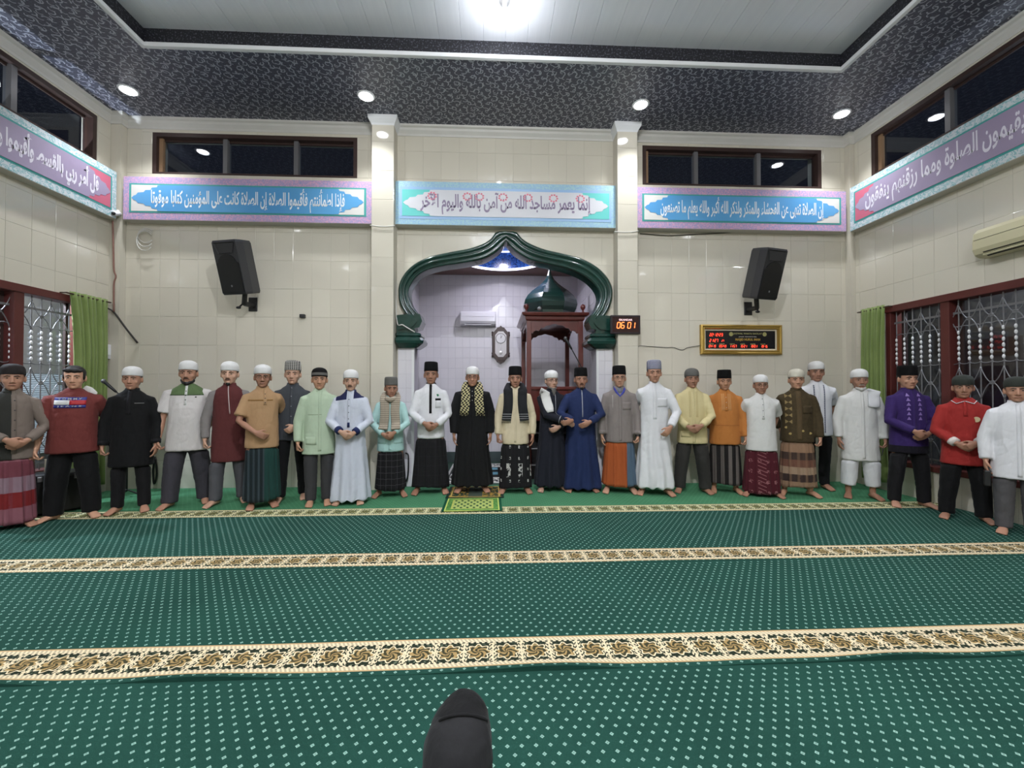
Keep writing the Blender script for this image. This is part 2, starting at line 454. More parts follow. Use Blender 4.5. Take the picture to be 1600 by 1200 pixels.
# green moulded arch
arch = empty('mihrab_arch', (0, 0, 0))
tag(arch, 'glossy dark green onion-shaped moulded arch framing the prayer niche', 'arch')
prof = [(0, -.02), (0, .055), (.10, .08), (.24, .09), (.31, .055), (.37, .05), (.44, .085), (.56, .105), (.66, .085), (.72, .05), (.78, .055), (.90, .07), (.97, .045), (1.0, .02), (1.0, -.20)]
rings = []
for o_, i_ in zip(OUT, INN):
    rings.append([(float(o_[0] + (i_[0] - o_[0]) * t), YB - d, float(o_[1] + (i_[1] - o_[1]) * t)) for t, d in prof])
MB().loft(rings, cap=True, closed=False).build('moulding', m_green, arch, smooth=True)
for sd in (0, 1):
    mx = (lambda x: x) if sd == 0 else (lambda x: 1604 - x - 8)
    blk = [(88, 602), (150, 596), (238, 594), (254, 640), (236, 682), (202, 690), (212, 716), (88, 720)]
    poly = [Q(mx(x), z + (8 if sd else 0)) for x, z in blk]
    b = MB(); b.prism(poly, YB - .10, YB + .22)
    poly2 = [Q(mx(x), z + (8 if sd else 0)) for x, z in [(100, 640), (150, 618), (205, 618), (222, 645), (205, 668), (180, 690), (100, 700)]]
    b.prism(poly2, YB - .125, YB - .09); b.build('scroll_block', m_green, arch)
    c = MB(); rr = []
    for zy, xa, xb, f in [(716, 84, 232, .10), (722, 74, 244, .13), (736, 74, 248, .135), (742, 80, 240, .12), (752, 74, 256, .15), (770, 72, 266, .165), (786, 76, 262, .155), (804, 86, 236, .115), (816, 90, 214, .09)]:
        (x0, z), (x1, _) = Q(mx(xa), zy + (6 if sd else 0)), Q(mx(xb), zy + (6 if sd else 0))
        x0, x1 = min(x0, x1), max(x0, x1); r_ = .035
        rr.append([(x0, YB + .24, z), (x0, YB - f + r_, z), (x0 + r_, YB - f, z), (x1 - r_, YB - f, z), (x1, YB - f + r_, z), (x1, YB + .24, z)])
    c.loft(rr).build('capital', m_green, arch, smooth=False)
    # white tiled jamb under the capital
    j = empty('pillar', (0, YB, 0)); j['kind'] = 'structure'
    (xa, _), (xb, zt) = Q(mx(90), 815), Q(mx(196), 815)
    xa, xb = min(xa, xb), max(xa, xb)
    MB().box((xa, -.04, -.02), (xb, .28, zt + .02)).build('pillar_core', m_grout_w, j)
    q = empty('facing', (0, -.04, 0), 0, j); tiles(q, xa, xb, 0.0, zt, (xb - xa) / 2, .2, m_tile_nave, limit=60)
    MB().box((xb - .03 if sd == 0 else xa - .004, -.052, 0), (xb + .004 if sd == 0 else xa + .03, -.03, zt)).build('edge_strip', m_trim, j)
# ---- the niche behind the arch
NX0, NX1, NY, NZ = -1.42, 1.64, 8.10, 3.60
niche = empty('wall_niche', (0, NY, 0)); niche['kind'] = 'structure'
MB().box((NX0 - .2, 0, -.1), (NX1 + .2, .2, 4.4)).build('wall_shell', m_grout_w, niche)
MB().box((NX0 - .2, YB + .28 - NY, -.1), (NX0, .0, 4.4)).build('wall_shell', m_grout_w, niche)
MB().box((NX1, YB + .28 - NY, -.1), (NX1 + .2, .0, 4.4)).build('wall_shell', m_grout_w, niche)
m_dado = mat('dark_green_skirting', (70, 84, 84), .35)
MB().box((NX0, -.02, -.02), (NX1, .0, .19)).build('skirting', m_dado, niche)
tiles(niche, NX0, NX1, .19, NZ, .1391, .2, m_tile_nave, limit=300, low=1.0, name='tile')
for sd, x in ((1, NX0), (-1, NX1)):
    q = empty('side_facing', (x, 0, 0), sd * PI / 2, niche)
    if sd > 0: tiles(q, -1.68, 0, .0, NZ, .14, .2, m_tile_nave, limit=110, low=1.0)
    else: tiles(q, 0, 1.68, .0, NZ, .14, .2, m_tile_nave, limit=110, low=1.0)
m_nceil = mat('niche_ceiling', (120, 90, 84), .6)
m_mosaic = mat('blue_mosaic', fn=lambda: mix(vor(46, out='Color'), lin((10, 20, 70)), lin((70, 130, 235))), rough=.12, coat=.6, bump=lambda: vor(46), bstr=.4, bdist=.004)
m_pale = mat('pale_blue_paint', (110, 150, 215), .5)
DC = (0.17, 6.93); DR = .79
nc = empty('ceiling', (0, 0, 0)); nc['kind'] = 'structure'
b = MB(); n = 64; ci = []; sq = []
for k in range(n):
    a = 2 * PI * k / n; ci.append((DC[0] + DR * math.cos(a), DC[1] + DR * math.sin(a), NZ))
    dx, dy = math.cos(a), math.sin(a)
    t = min(((NX1 + .1 if dx > 0 else NX0 - .1) - DC[0]) / dx if abs(dx) > 1e-6 else 9, ((NY + .1 if dy > 0 else YB + .2) - DC[1]) / dy if abs(dy) > 1e-6 else 9)
    sq.append((DC[0] + dx * t, DC[1] + dy * t, NZ))
b.add(ci + sq + [(x, y, z + .1) for x, y, z in sq], [(k, (k + 1) % n, (k + 1) % n + n, k + n) for k in range(n)] + [(k + n, (k + 1) % n + n, (k + 1) % n + 2 * n, k + 2 * n) for k in range(n)])
b.build('ceiling_board', m_nceil, nc)
dr = MB().loft([[(DC[0] + DR * math.cos(2 * PI * k / n), DC[1] + DR * math.sin(2 * PI * k / n), z) for k in range(n)] for z in (NZ, NZ + .33)], cap=False).build('mosaic_drum', m_mosaic, nc, smooth=True)
MB().loft([[(DC[0] + r * math.cos(2 * PI * k / n), DC[1] + r * math.sin(2 * PI * k / n), z) for k in range(n)] for r, z in [(DR, NZ + .33), (DR * .97, NZ + .45), (DR * .85, NZ + .6), (DR * .6, NZ + .74), (DR * .3, NZ + .8), (.02, NZ + .81)]], cap=False).build('dome_shell', m_pale, nc, smooth=True)
m_rim = mat('lit_rim', (240, 240, 250), .4, emit=(225, 225, 255), estr=1.6)
for r, z, w in ((DR, NZ, .022), (DR - .012, NZ + .33, .014)):
    MB().loft([[(DC[0] + (r + w * math.cos(a)) * math.cos(2 * PI * k / n), DC[1] + (r + w * math.cos(a)) * math.sin(2 * PI * k / n), z + w * math.sin(a)) for k in range(n)] for a in [2 * PI * q / 8 for q in range(9)]], cap=False).build('rim', m_rim, nc, smooth=True)

# ---- side walls
def side_wall(name, X, rz, s, hole_lo, hole_up, tile_y):
    """s=+1: local x is +world y (left wall); s=-1: local x is -world y (right wall)"""
    root = empty(name, (X, 0, 0), rz); root['kind'] = 'structure'
    def sp(y0, y1): return (y0, y1) if s > 0 else (-y1, -y0)
    full = sp(YR - .2, YB + .1)
    holes = [sp(a, b) + (c, d) for a, b, c, d in hole_lo + hole_up]
    b = MB()
    for (x0, x1, z0, z1) in rects_minus([full + (-.1, ZC + .5)], holes): b.box((x0, 0, z0), (x1, .2, z1))
    b.build('wall_shell', m_grout, root)
    x0, x1 = sp(tile_y, 6.0)
    tiles(root, x0, x1, -.02, 5.13, TW, TH, m_tile, holes=holes + [(x0, x1, 3.76, 4.27)], limit=300, ph=.07, low=.2)
    xa, xb = sp(YR, tile_y)
    for (a, b_, c, d) in rects_minus([(xa, xb, 0, 5.13)], holes): MB().box((a, -.006, c), (b_, 0, d)).build('wall_facing', m_plaster, root)
    return root
UPL = [(2.2, 5.80, 4.43, 5.04), (-2.4, 1.6, 4.43, 5.04)]
UPR = [(2.2, 5.72, 4.43, 5.04), (-2.4, 1.6, 4.43, 5.04)]
LOL = [(2.5, 5.70, .40, 2.54)]
LOR = [(2.4, 5.52, .40, 2.50)]
wall_left = side_wall('wall_left', XL, PI / 2, 1, LOL, UPL, 2.6)
wall_right = side_wall('wall_right', XR, -PI / 2, -1, LOR, UPR, 2.6)
MB().box((XL - .2, YR - .2, -.1), (XR + .2, YR, ZC + .5)).build('wall_rear', m_plaster)['kind'] = 'structure'

# ---- cornice along the walls
def cornice(k, pts, inward):
    """polyline at the wall (x, y), profile grows inward"""
    prof = [(0.0, 5.06), (.012, 5.06), (.016, 5.09), (.045, 5.13), (.05, 5.16), (.075, 5.175), (.08, 5.20), (0, 5.20)]
    rings = [[(x + inward[i][0] * d, y + inward[i][1] * d, z) for d, z in prof] for i, (x, y) in enumerate(pts)]
    MB().loft(rings).build('trim_%d' % k, m_paint)['kind'] = 'structure'
cornice(1, [(-5.15, YB), (-1.69, YB)], [(0, -1)] * 2)
cornice(2, [(-1.385, YB), (1.775, YB)], [(0, -1)] * 2)
cornice(3, [(2.065, YB), (5.335, YB)], [(0, -1)] * 2)
cornice(4, [(XL, YB - .10), (XL, YR)], [(1, 0)] * 2)
cornice(5, [(XR, YB - .10), (XR, YR)], [(-1, 0)] * 2)
cornice(6, [(XL, YB - .10), (-5.15, YB - .10), (-5.15, YB)], [(0, -1), (1, -1), (1, 0)])
cornice(7, [(5.335, YB), (5.335, YB - .10), (XR, YB - .10)], [(-1, 0), (-1, -1), (0, -1)])

# ---- ceilings: dark relief border, recessed pale middle
RX0, RX1, RY0, RY1, ZU = -3.90, 4.18, -4.3, 4.80, 5.42
ceil = empty('ceiling', (0, 0, 0)); ceil['kind'] = 'structure'
c = MB()
for (a, b_, y0, y1) in rects_minus([(XL - .2, XR + .2, YR - .2, YB + .1)], [(RX0, RX1, RY0, RY1)]): c.box((a, y0, ZC), (b_, y1, ZC + .04))
c.build('relief_border', m_ceil, ceil)
c = MB()
c.box((RX0 - .04, RY0, ZC + .03), (RX0, RY1, ZU)); c.box((RX1, RY0, ZC + .03), (RX1 + .04, RY1, ZU)); c.box((RX0, RY1, ZC + .03), (RX1, RY1 + .04, ZU)); c.box((RX0, RY0 - .04, ZC + .03), (RX1, RY0, ZU))
c.build('recess_side', mat('dark_recess', fn=lambda: mix(nz(50, 3) > .58, lin((26, 26, 33)), lin((84, 84, 94))), rough=.45), ceil)
e = .045
for a, b_ in [((RX0 - .005, RY0, ZC - .018), (RX0 + e, RY1, ZC + .03)), ((RX1 - e, RY0, ZC - .018), (RX1 + .005, RY1, ZC + .03)), ((RX0 + e, RY1 - e, ZC - .018), (RX1 - e, RY1 + .005, ZC + .03)), ((RX0 + e, RY0 - .005, ZC - .018), (RX1 - e, RY0 + e, ZC + .03))]:
    MB().cbox(a, b_, .008).build('edge_trim', m_trim, ceil)
pm = MB(); w = (RX1 - RX0) / 32
pm.add([(0, RY0, 0), (w, RY0, 0), (w, RY1, 0), (0, RY1, 0), (.004, RY0, -.006), (w - .004, RY0, -.006), (w - .004, RY1, -.006), (.004, RY1, -.006)], [(4, 5, 6, 7), (0, 1, 5, 4), (1, 2, 6, 5), (2, 3, 7, 6), (3, 0, 4, 7), (0, 1, 2, 3)])
pme = pm.mesh('plank', m_plank)
for k in range(32): link_mesh('plank', pme, ceil, (RX0 + k * w, 0, ZU))
MB().box((RX0 - .1, RY0 - .1, ZU + .004), (RX1 + .1, RY1 + .1, ZU + .05)).build('ceiling_deck', mat('deck_grey', (60, 60, 62), .9), ceil)  # plain dark grey deck above the planks

# ---- lamps
m_lens = mat('lamp_lens', (255, 255, 255), .3, emit=(245, 248, 255), estr=14.0)
m_lampw = mat('lamp_body', (235, 235, 238), .4)
def bulb_light(parent, z, power, col=LAMP_COL, r=.06):
    l = bpy.data.lights.new('lamp_light', 'POINT'); l.energy = power; l.color = col; l.shadow_soft_size = r
    o = bpy.data.objects.new('lamp_light', l); o.location = (0, 0, z); put(o, parent)
def spot_light(parent, z, power, col=LAMP_COL, cone=108):
    l = bpy.data.lights.new('lamp_light', 'SPOT'); l.energy = power; l.color = col; l.shadow_soft_size = .07; l.spot_size = math.radians(cone); l.spot_blend = .9
    o = bpy.data.objects.new('lamp_light', l); o.location = (0, 0, z); put(o, parent)
def downlight(x, y, label, power=LAMP_W):
    t = empty('ceiling_lamp', (x, y, ZC)); tag(t, label, 'lamp', 'round ceiling lamps in the dark border')
    MB().lathe([(.088, 0), (.105, 0), (.112, -.006), (.105, -.016), (.085, -.014)], n=28).build('rim', m_lampw, t, smooth=True)
    MB().lathe([(.085, -.01), (.08, -.022), (.05, -.032), (.004, -.036)], n=24).build('lens', m_lens, t, smooth=True)
    spot_light(t, -.06, power)
downlight(-4.64, 5.50, 'lit round ceiling lamp nearest the corner above the security camera')
downlight(-1.65, 5.47, 'lit round ceiling lamp above the pillar beside the hanging cable')
downlight(1.97, 5.47, 'lit round ceiling lamp above the pillar carrying the red clock')
downlight(4.81, 5.53, 'lit round ceiling lamp in the corner over the split air conditioner')
for x, side in ((-4.64, 'along the window behind the maroon T-shirt'), (4.81, 'along the window behind the red polo shirt')):
    for y, which in ((2.1, 'second'), (-1.2, 'third'), (-4.5, 'fourth')):
        downlight(x, y, which + ' round ceiling lamp from the niche ' + side, 120)
def bulb(x, y, label, power=BULB_W):
    t = empty('pendant_bulb', (x, y, ZU - .006)); tag(t, label, 'bulb', 'bulbs in the pale recessed ceiling')
    MB().lathe([(.055, 0), (.055, -.02), (.03, -.03), (.028, -.09), (.0, -.09)][::-1], n=20).build('socket', m_lampw, t, smooth=True)
    MB().lathe([(.002, -.235), (.03, -.228), (.046, -.205), (.052, -.175), (.044, -.14), (.028, -.11), (.024, -.085)], n=20).build('glass_bulb', m_lens, t, smooth=True)
    bulb_light(t, -.36, power * .34); spot_light(t, -.30, power * .62, LAMP_COL, 172)
_p = on_z(788, 30, ZU - .2)
bulb(_p.x, _p.y, 'bare lit bulb hanging from the pale planked ceiling above the niche', 26)
bulb(0.12, 0.9, 'unseen fill bulb added on the recessed ceiling above the photographer')  # unseen bulb added as front fill for faces and lower wall
bulb(0.12, -2.4, 'unseen fill bulb added on the recessed ceiling behind the photographer')  # second unseen bulb added for the same front fill
t = empty('niche_lamp', (DC[0], DC[1], NZ + .80)); tag(t, 'small cool white lamp inside the blue mosaic dome', 'lamp')
MB().lathe([(.004, -.05), (.05, -.045), (.06, -.02), (.06, 0)], n=16).build('lens', m_lens, t, smooth=True)
spot_light(t, -.52, 60, (0.90, 0.88, 1.0), 168)

# ---- high windows
def high_window(k, root_loc, rz, x0, x1, z0, z1, mull):
    r = empty('window_%d' % k, root_loc, rz); r['kind'] = 'structure'
    f = .055
    for a, b_ in [((x0, .0, z0), (x0 + f, .13, z1)), ((x1 - f, .0, z0), (x1, .13, z1)), ((x0 + f, .0, z1 - f), (x1 - f, .13, z1)), ((x0 + f, .0, z0), (x1 - f, .13, z0 + .03))]:
        MB().box(a, b_).build('window_frame', m_frame_dk, r)
    ed = [x0 + f] + list(mull) + [x1 - f]
    for m in mull: MB().box((m - .03, .03, z0), (m + .03, .12, z1 - f)).build('mullion', m_alu, r)
    for a, b_ in zip(ed[:-1], ed[1:]):
        MB().box((a + .02, .085, z0 + .01), (b_ - .02, .09, z1 - f)).build('pane', m_glass, r)
        MB().box((a + .02, .08, z1 - f - .03), (b_ - .02, .10, z1 - f)).build('sash_rail', m_frame_dk, r)
    MB().box((x0 + f, .05, z0 + .02), (x0 + f + .05, .10, z1 - f)).build('sash_post', m_pine, r)
    return r
high_window(1, (0, YB, 0), 0, -4.81, -1.96, 4.43, 5.02, (-3.83, -2.84))
high_window(2, (0, YB, 0), 0, 2.22, 4.98, 4.43, 5.02, (3.05, 4.02))
high_window(3, (XL, 0, 0), PI / 2, 2.2, 5.80, 4.43, 5.04, (3.2, 4.2, 4.86))
high_window(4, (XR, 0, 0), -PI / 2, -5.72, -2.2, 4.43, 5.04, (-4.74, -3.7))
# ---- low windows with iron grilles
def scroll_curve(w, h):
    """one C-scroll: from the bottom curl up and across"""
    pts = []
    for k in range(9):
        a = PI * 1.5 * k / 8; r = .012 + .012 * k / 8
        pts.append((-.018 + r * math.cos(a + PI) + .02, 0, r * math.sin(a + PI)))
    for t in np.linspace(0.1, 1, 10): pts.append((t * w, 0, h * (t ** 1.9)))
    return pts
def low_window(k, loc, rz, x0, x1, z0, z1, mull, flip):
    r = empty('window_%d' % k, loc, rz); r['kind'] = 'structure'
    f = .07
    for a, b_ in [((x0, -.015, z0), (x0 + f, .15, z1)), ((x1 - f, -.015, z0), (x1, .15, z1)), ((x0, -.03, z1 - f), (x1, .15, z1 + .02)), ((x0, -.03, z0 - .03), (x1, .15, z0 + .04))]:
        MB().cbox(a, b_, .006).build('window_frame', m_frame_red, r)
    ed = [x0 + f] + list(mull) + [x1 - f]
    for m in mull: MB().cbox((m - .05, -.01, z0), (m + .05, .15, z1), .006).build('mullion', m_frame_red, r)
    for a, b_ in zip(ed[:-1], ed[1:]):
        a, b_ = a + .05, b_ - .05
        MB().box((a, .11, z0 + .04), (b_, .115, z1 - f)).build('pane', m_glass, r)
        for q0, q1 in [((a, .10, z0), (a + .05, .13, z1 - f)), ((b_ - .05, .10, z0), (b_, .13, z1 - f))]: MB().box(q0, q1).build('sash', m_frame_dk, r)
    # the iron grille
    g = empty('window_grille', loc, rz); tag(g, 'silver iron grille with scrolls and white beads in the window beside the purple shirt' if flip else 'silver iron grille with scrolls in the window behind the maroon T-shirt', 'grille')
    sp = .108; n = int((x1 - x0 - .1) / sp); yb = .045
    bar = MB(); bar.tube([(0, 0, z0 + .03), (0, 0, z1 - .06)], .0065, 6, rnd=False); bme = bar.mesh('bar', m_iron)
    bd = MB()
    for q in range(6): bd.ell((0, 0, 1.74 + q * .062), (.013, .013, .024), n=8, m=5)
    dme = bd.mesh('beads', m_bead, smooth=True)
    sc = MB(); sc.tube(scroll_curve(.108, .20), .0055, 5, rnd=False); sme = sc.mesh('scroll', m_iron, smooth=True)
    hk = MB(); hk.tube([(-.054, 0, 0), (-.04, 0, .014), (0, 0, .02), (.04, 0, .014), (.054, 0, 0)], .006, 5, rnd=False); hme = hk.mesh('tie', m_iron, smooth=True)
    rail = MB()
    for z in (z0 + .06, z1 - .12, 2.18 if z1 > 2.52 else 2.14): pass
    MB().box((x0 + .07, yb - .004, z1 - .23), (x1 - .07, yb + .004, z1 - .205)).build('rail', m_iron, g)
    MB().box((x0 + .07, yb - .004, z0 + .10), (x1 - .07, yb + .004, z0 + .125)).build('rail', m_iron, g)
    for i in range(n + 1):
        x = x0 + .10 + i * sp
        link_mesh('bar', bme, g, (x, yb, 0))
        link_mesh('bead_string', dme, g, (x, yb - .004, 0))
        if i < n:
            link_mesh('tie', hme, g, (x + sp / 2, yb, 2.105)); link_mesh('tie', hme, g, (x + sp / 2, yb, 1.70), (PI, 0, 0))
        if i % 2 == 0 and 0 < i < n:
            for zc in (z1 - .30, 1.46, .75):
                for a_, b_ in ((1, 1), (-1, 1), (1, -1), (-1, -1)):
                    link_mesh('scroll', sme, g, (x, yb - .003, zc), None, (a_, 1, b_ * .9))
    return r
m_bead = mat('pearl_bead', (225, 225, 228), .3)
low_window(5, (XL, 0, 0), PI / 2, 2.5, 5.70, .40, 2.54, (3.85, 4.91), False)
low_window(6, (XR, 0, 0), -PI / 2, -5.52, -2.4, .40, 2.50, (-4.77, -3.7), True)
# outside, seen through the grilles
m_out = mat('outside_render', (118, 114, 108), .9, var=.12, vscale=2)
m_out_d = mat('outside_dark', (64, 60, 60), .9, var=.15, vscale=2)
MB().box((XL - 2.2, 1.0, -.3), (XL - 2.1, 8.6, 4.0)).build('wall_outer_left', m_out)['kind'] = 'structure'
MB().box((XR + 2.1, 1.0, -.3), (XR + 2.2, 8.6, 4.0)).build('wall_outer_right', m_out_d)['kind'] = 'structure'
MB().box((XL - 2.1, 1.0, -.3), (XL - .2, 8.6, -.05)).build('floor_outer_left', m_slab)['kind'] = 'structure'
MB().box((XR + .2, 1.0, -.3), (XR + 2.1, 8.6, -.05)).build('floor_outer_right', m_slab)['kind'] = 'structure'
MB().box((XR + 2.05, 5.6, -.05), (XR + 2.12, 6.5, 2.15)).build('door_1', mat('dark_door', (44, 26, 26), .6))['kind'] = 'structure'
sh = MB(); rr = []
for i in range(90): rr.append((.012 * (i % 2), .35 + i * .0145))
sh.loft([[(XL - 2.02 + a, y, z) for a, z in rr] + [(XL - 2.06, y, rr[-1][1]), (XL - 2.06, y, rr[0][1])] for y in (3.0, 8.4)])
tag(sh.build('corrugated_sheet', mat('pale_sheet', (188, 198, 204), .5)), 'pale ribbed metal sheet outside the window behind the maroon T-shirt', 'metal sheet')
for x, lab in ((XL - 1.1, 'unseen fill lamp added outside the window behind the maroon T-shirt'), (XR + 1.1, 'unseen fill lamp added outside the window beside the purple shirt')):
    t = empty('outside_fill_lamp', (x, 4.6, 3.4)); tag(t, lab, 'lamp'); MB().lathe([(.01, -.06), (.09, -.05), (.10, 0), (.1, .03)], n=16).build('lens', m_lens, t); bulb_light(t, -.14, 420 if x < 0 else 60)  # unseen lamp added to brighten the outside behind the grilles
# ================================================================ CARPETS
def dots_fn(base, base2, dot, amt=1.0):
    def f():
        x, y, z = coords()
        v = y / .040; r = floorn(v); u = x / .056 + modn(r, 2.0) * .5
        fx = (frac(u) - .5) * .056; fy = (frac(v) - .5) * .040
        d = (absn(fx) + absn(fy)) < .0095
        hole = (absn(fx) + absn(fy)) < .0035
        b = mix(nz(1.3, 3), lin(base), lin(base2))
        b = mix(nz(160, 1) * .35, b, tuple(v * .5 for v in lin(base)))
        return mix(both(d, 1.0 - hole * .5) * amt, b, lin(dot))
    return f
pile = lambda: nz(350, 2)
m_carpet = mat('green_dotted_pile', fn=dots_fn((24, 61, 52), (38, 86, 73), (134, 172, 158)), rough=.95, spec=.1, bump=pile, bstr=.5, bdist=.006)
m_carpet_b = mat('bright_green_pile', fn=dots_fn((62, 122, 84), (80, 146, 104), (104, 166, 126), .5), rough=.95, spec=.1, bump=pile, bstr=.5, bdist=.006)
def strip_fn(cream, ground, tan):
    def f():
        x, y, z = coords()
        t = y
        edge = either(t < .038, t > .212)
        rope = frac(x / .022 + t * 26.0) < .5
        band = mix(rope, lin(cream), lin(tuple(int(c * .82) for c in cream)))
        band = mix(either(absn(t - .005) < .005, absn(t - .245) < .005), band, lin((196, 160, 110)))
        p = .152
        fx = (frac(x / p) - .5) * p; ft = t - .125
        r = hyp(fx, ft); th = mth('ARCTAN2', ft, fx)
        R = .058 + .009 * mth('COSINE', th * 8.0)
        swirl = sinn(th * 5.0 + r * 190.0 + nz(40, 1) * 6.0) > .1
        inn = mix(swirl, lin((58, 56, 34)), lin(tan))
        g = mix(nz(60, 2) > .62, lin(ground), lin((96, 108, 88)))
        ex = absn(fx) - .076
        lace = both(both(absn(ex) < .020 , sinn(t * 200.0 + sinn(x * 260.0) * 1.5) > -.35), nz(130, 1) > .40)
        lace = either(lace, absn(ex + .0) < .004)
        c = mix(lace, g, lin(cream))
        c = mix(r < R, c, inn)
        c = mix(absn(r - R) < .0045, c, lin(cream))
        c = mix(both(absn(ft) > .078, edge < .5), c, mix(frac(x / .03) < .5, lin(ground), lin(cream)))
        return mix(edge, c, band)
    return f
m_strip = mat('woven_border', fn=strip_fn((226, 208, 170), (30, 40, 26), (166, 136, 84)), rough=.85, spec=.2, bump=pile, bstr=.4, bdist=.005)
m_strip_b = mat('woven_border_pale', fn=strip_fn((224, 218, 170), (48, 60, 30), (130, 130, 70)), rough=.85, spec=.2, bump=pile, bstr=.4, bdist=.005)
m_back = mat('carpet_backing', (190, 196, 190), .9)
def carpet_roll(y0, y1, strip_y, field, border, label, lift=0.0, seed=0):
    t = empty('carpet', (0, y0, 0)); tag(t, label, 'carpet', 'rows of prayer carpet')
    nx, ny = 70, 14; x0, x1 = XL + .01, XR - .01
    def h(x, y):
        e = math.exp(-((y - y0) / .05) ** 2)
        w = noise.noise((x * 1.1 + seed, y * 2.0, seed))
        return 0.0 + .0035 * w + lift * e * max(0, .25 + noise.noise((x * 1.7, seed * 3.1, .2)) * 1.6)
    def sheet(ya, yb, m, name, oy, nyy):
        b = MB(); P = []
        for j in range(nyy + 1):
            for i in range(nx + 1):
                x = x0 + (x1 - x0) * i / nx; y = ya + (yb - ya) * j / nyy
                P.append((x, y - oy, h(x, y)))
        F = [(j * (nx + 1) + i, j * (nx + 1) + i + 1, (j + 1) * (nx + 1) + i + 1, (j + 1) * (nx + 1) + i) for j in range(nyy) for i in range(nx)]
        n = len(P); b.add(P + [(x, y, -.013) for x, y, z in P], F + [tuple(q + n for q in reversed(f)) for f in F])
        rim = [i for i in range(nx + 1)] + [j * (nx + 1) + nx for j in range(1, nyy + 1)] + [nyy * (nx + 1) + i for i in range(nx - 1, -1, -1)] + [j * (nx + 1) for j in range(nyy - 1, 0, -1)]
        b.f += [(rim[k], rim[(k + 1) % len(rim)], rim[(k + 1) % len(rim)] + n, rim[k] + n) for k in range(len(rim))]; b.m += [0] * len(rim)
        o = b.build(name, m, t, smooth=False); o.location.y = oy - y0
    if strip_y is not None:
        sheet(strip_y, strip_y + .25, border, 'border', strip_y, 4)
        if strip_y - y0 > .02: sheet(y0, strip_y, field, 'selvage', y0, 2)
        sheet(strip_y + .25, y1, field, 'field', strip_y + .25, ny)
    else: sheet(y0, y1, field, 'field', y0, ny)
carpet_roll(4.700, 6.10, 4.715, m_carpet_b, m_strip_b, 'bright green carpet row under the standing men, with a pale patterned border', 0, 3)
carpet_roll(3.330, 4.698, 3.355, m_carpet, m_strip, 'dark green dotted carpet row in front of the standing men, second border from them', 0, 5)
carpet_roll(2.070, 3.328, 2.105, m_carpet, m_strip, 'dark green dotted carpet row with the widest cream border and a rippled edge', .022, 8)
carpet_roll(.62, 2.068, None, m_carpet, m_strip, 'dark green dotted carpet row nearest the photographer, under the seated person', 0, 11)
carpet_roll(-.8, .615, None, m_carpet, m_strip, 'dark green dotted carpet row below the photographer, out of the picture', 0, 14)
m_nfloor = mat('niche_floor_carpet', (34, 66, 52), .9)
MB().box((NX0, YB, -.012), (NX1, NY, -.001)).build('carpet_niche', m_nfloor)
tag(bpy.data.objects['carpet_niche'], 'dark green carpet on the floor inside the niche', 'carpet')
bpy.data.objects['carpet_niche'].name = 'niche_carpet'

# prayer mats
def mat_fn(kind):
    def f():
        x, y, z = coords()      # centred, metres
        if kind == 0:           # yellow-green with lattice
            hw, hh = .345, .30
            e = maxn(absn(x) / hw, absn(y) / hh)
            ex = minn(hw - absn(x), hh - absn(y))
            lat = both(frac((x + y * .5) / .075) < .5, frac((x - y * .5) / .075) < .55)
            c = mix(lat, lin((164, 180, 96)), lin((40, 80, 40)))
            c = mix(ex < .115, c, lin((184, 184, 84)))
            c = mix(ex < .100, c, mix(nz(50, 1) > .5, lin((96, 148, 60)), lin((60, 116, 56))))
            c = mix(ex < .045, c, lin((190, 206, 96)))
            return mix(ex < .030, c, lin((8, 78, 52)))
        if kind == 1:           # dark green with gold arches
            ex = minn(.37 - absn(x), .33 - absn(y))
            c = mix(nz(26, 1) > .52, lin((24, 52, 40)), lin((160, 122, 44)))
            c = mix(both(absn(x) < .09, absn(y) < .4), c, lin((60, 72, 62)))
            c = mix(both(inside(ex, .05, .07), y < 5.0), c, lin((190, 160, 80)))
            return mix(ex < .035, c, lin((22, 48, 38)))
        ex = minn(.62 - absn(x), .80 - absn(y))      # black, white and turquoise
        c = mix(frac(y / .4) < .45, lin((110, 170, 190)), lin((40, 42, 44)))
        c = mix(ex < .42, c, lin((20, 20, 22)))
        c = mix(ex < .36, c, lin((222, 222, 214)))
        c = mix(both(ex < .30, nz(16, 2) > .5), c, lin((38, 40, 40)))
        c = mix(ex < .06, c, lin((60, 66, 62)))
        return mix(ex < .035, c, lin((214, 214, 208)))
    return f
def prayer_mat(cx, cy, hw, hh, kind, label, rz=0.0, z=.004):
    b = MB(); nx, ny = 16, 12; P = []
    for j in range(ny + 1):
        for i in range(nx + 1):
            x = -hw + 2 * hw * i / nx; y = -hh + 2 * hh * j / ny
            P.append((x, y, .010 + .003 * noise.noise((x * 5, y * 5, kind))))
    F = [(j * (nx + 1) + i, j * (nx + 1) + i + 1, (j + 1) * (nx + 1) + i + 1, (j + 1) * (nx + 1) + i) for j in range(ny) for i in range(nx)]
    n = len(P); b.add(P + [(x, y, 0) for x, y, q in P], F + [tuple(q + n for q in reversed(f)) for f in F])
    rim = [i for i in range(nx + 1)] + [j * (nx + 1) + nx for j in range(1, ny + 1)] + [ny * (nx + 1) + i for i in range(nx - 1, -1, -1)] + [j * (nx + 1) for j in range(ny - 1, 0, -1)]
    b.f += [(rim[k], rim[(k + 1) % len(rim)], rim[(k + 1) % len(rim)] + n, rim[k] + n) for k in range(len(rim))]; b.m += [0] * len(rim)
    o = b.build('prayer_mat', mat('prayer_mat_%d' % kind, fn=mat_fn(kind), rough=.9, spec=.2), None)
    o.location = (cx, cy, z); o.rotation_euler.z = rz; tag(o, label, 'mat', 'prayer mats in front of the niche')
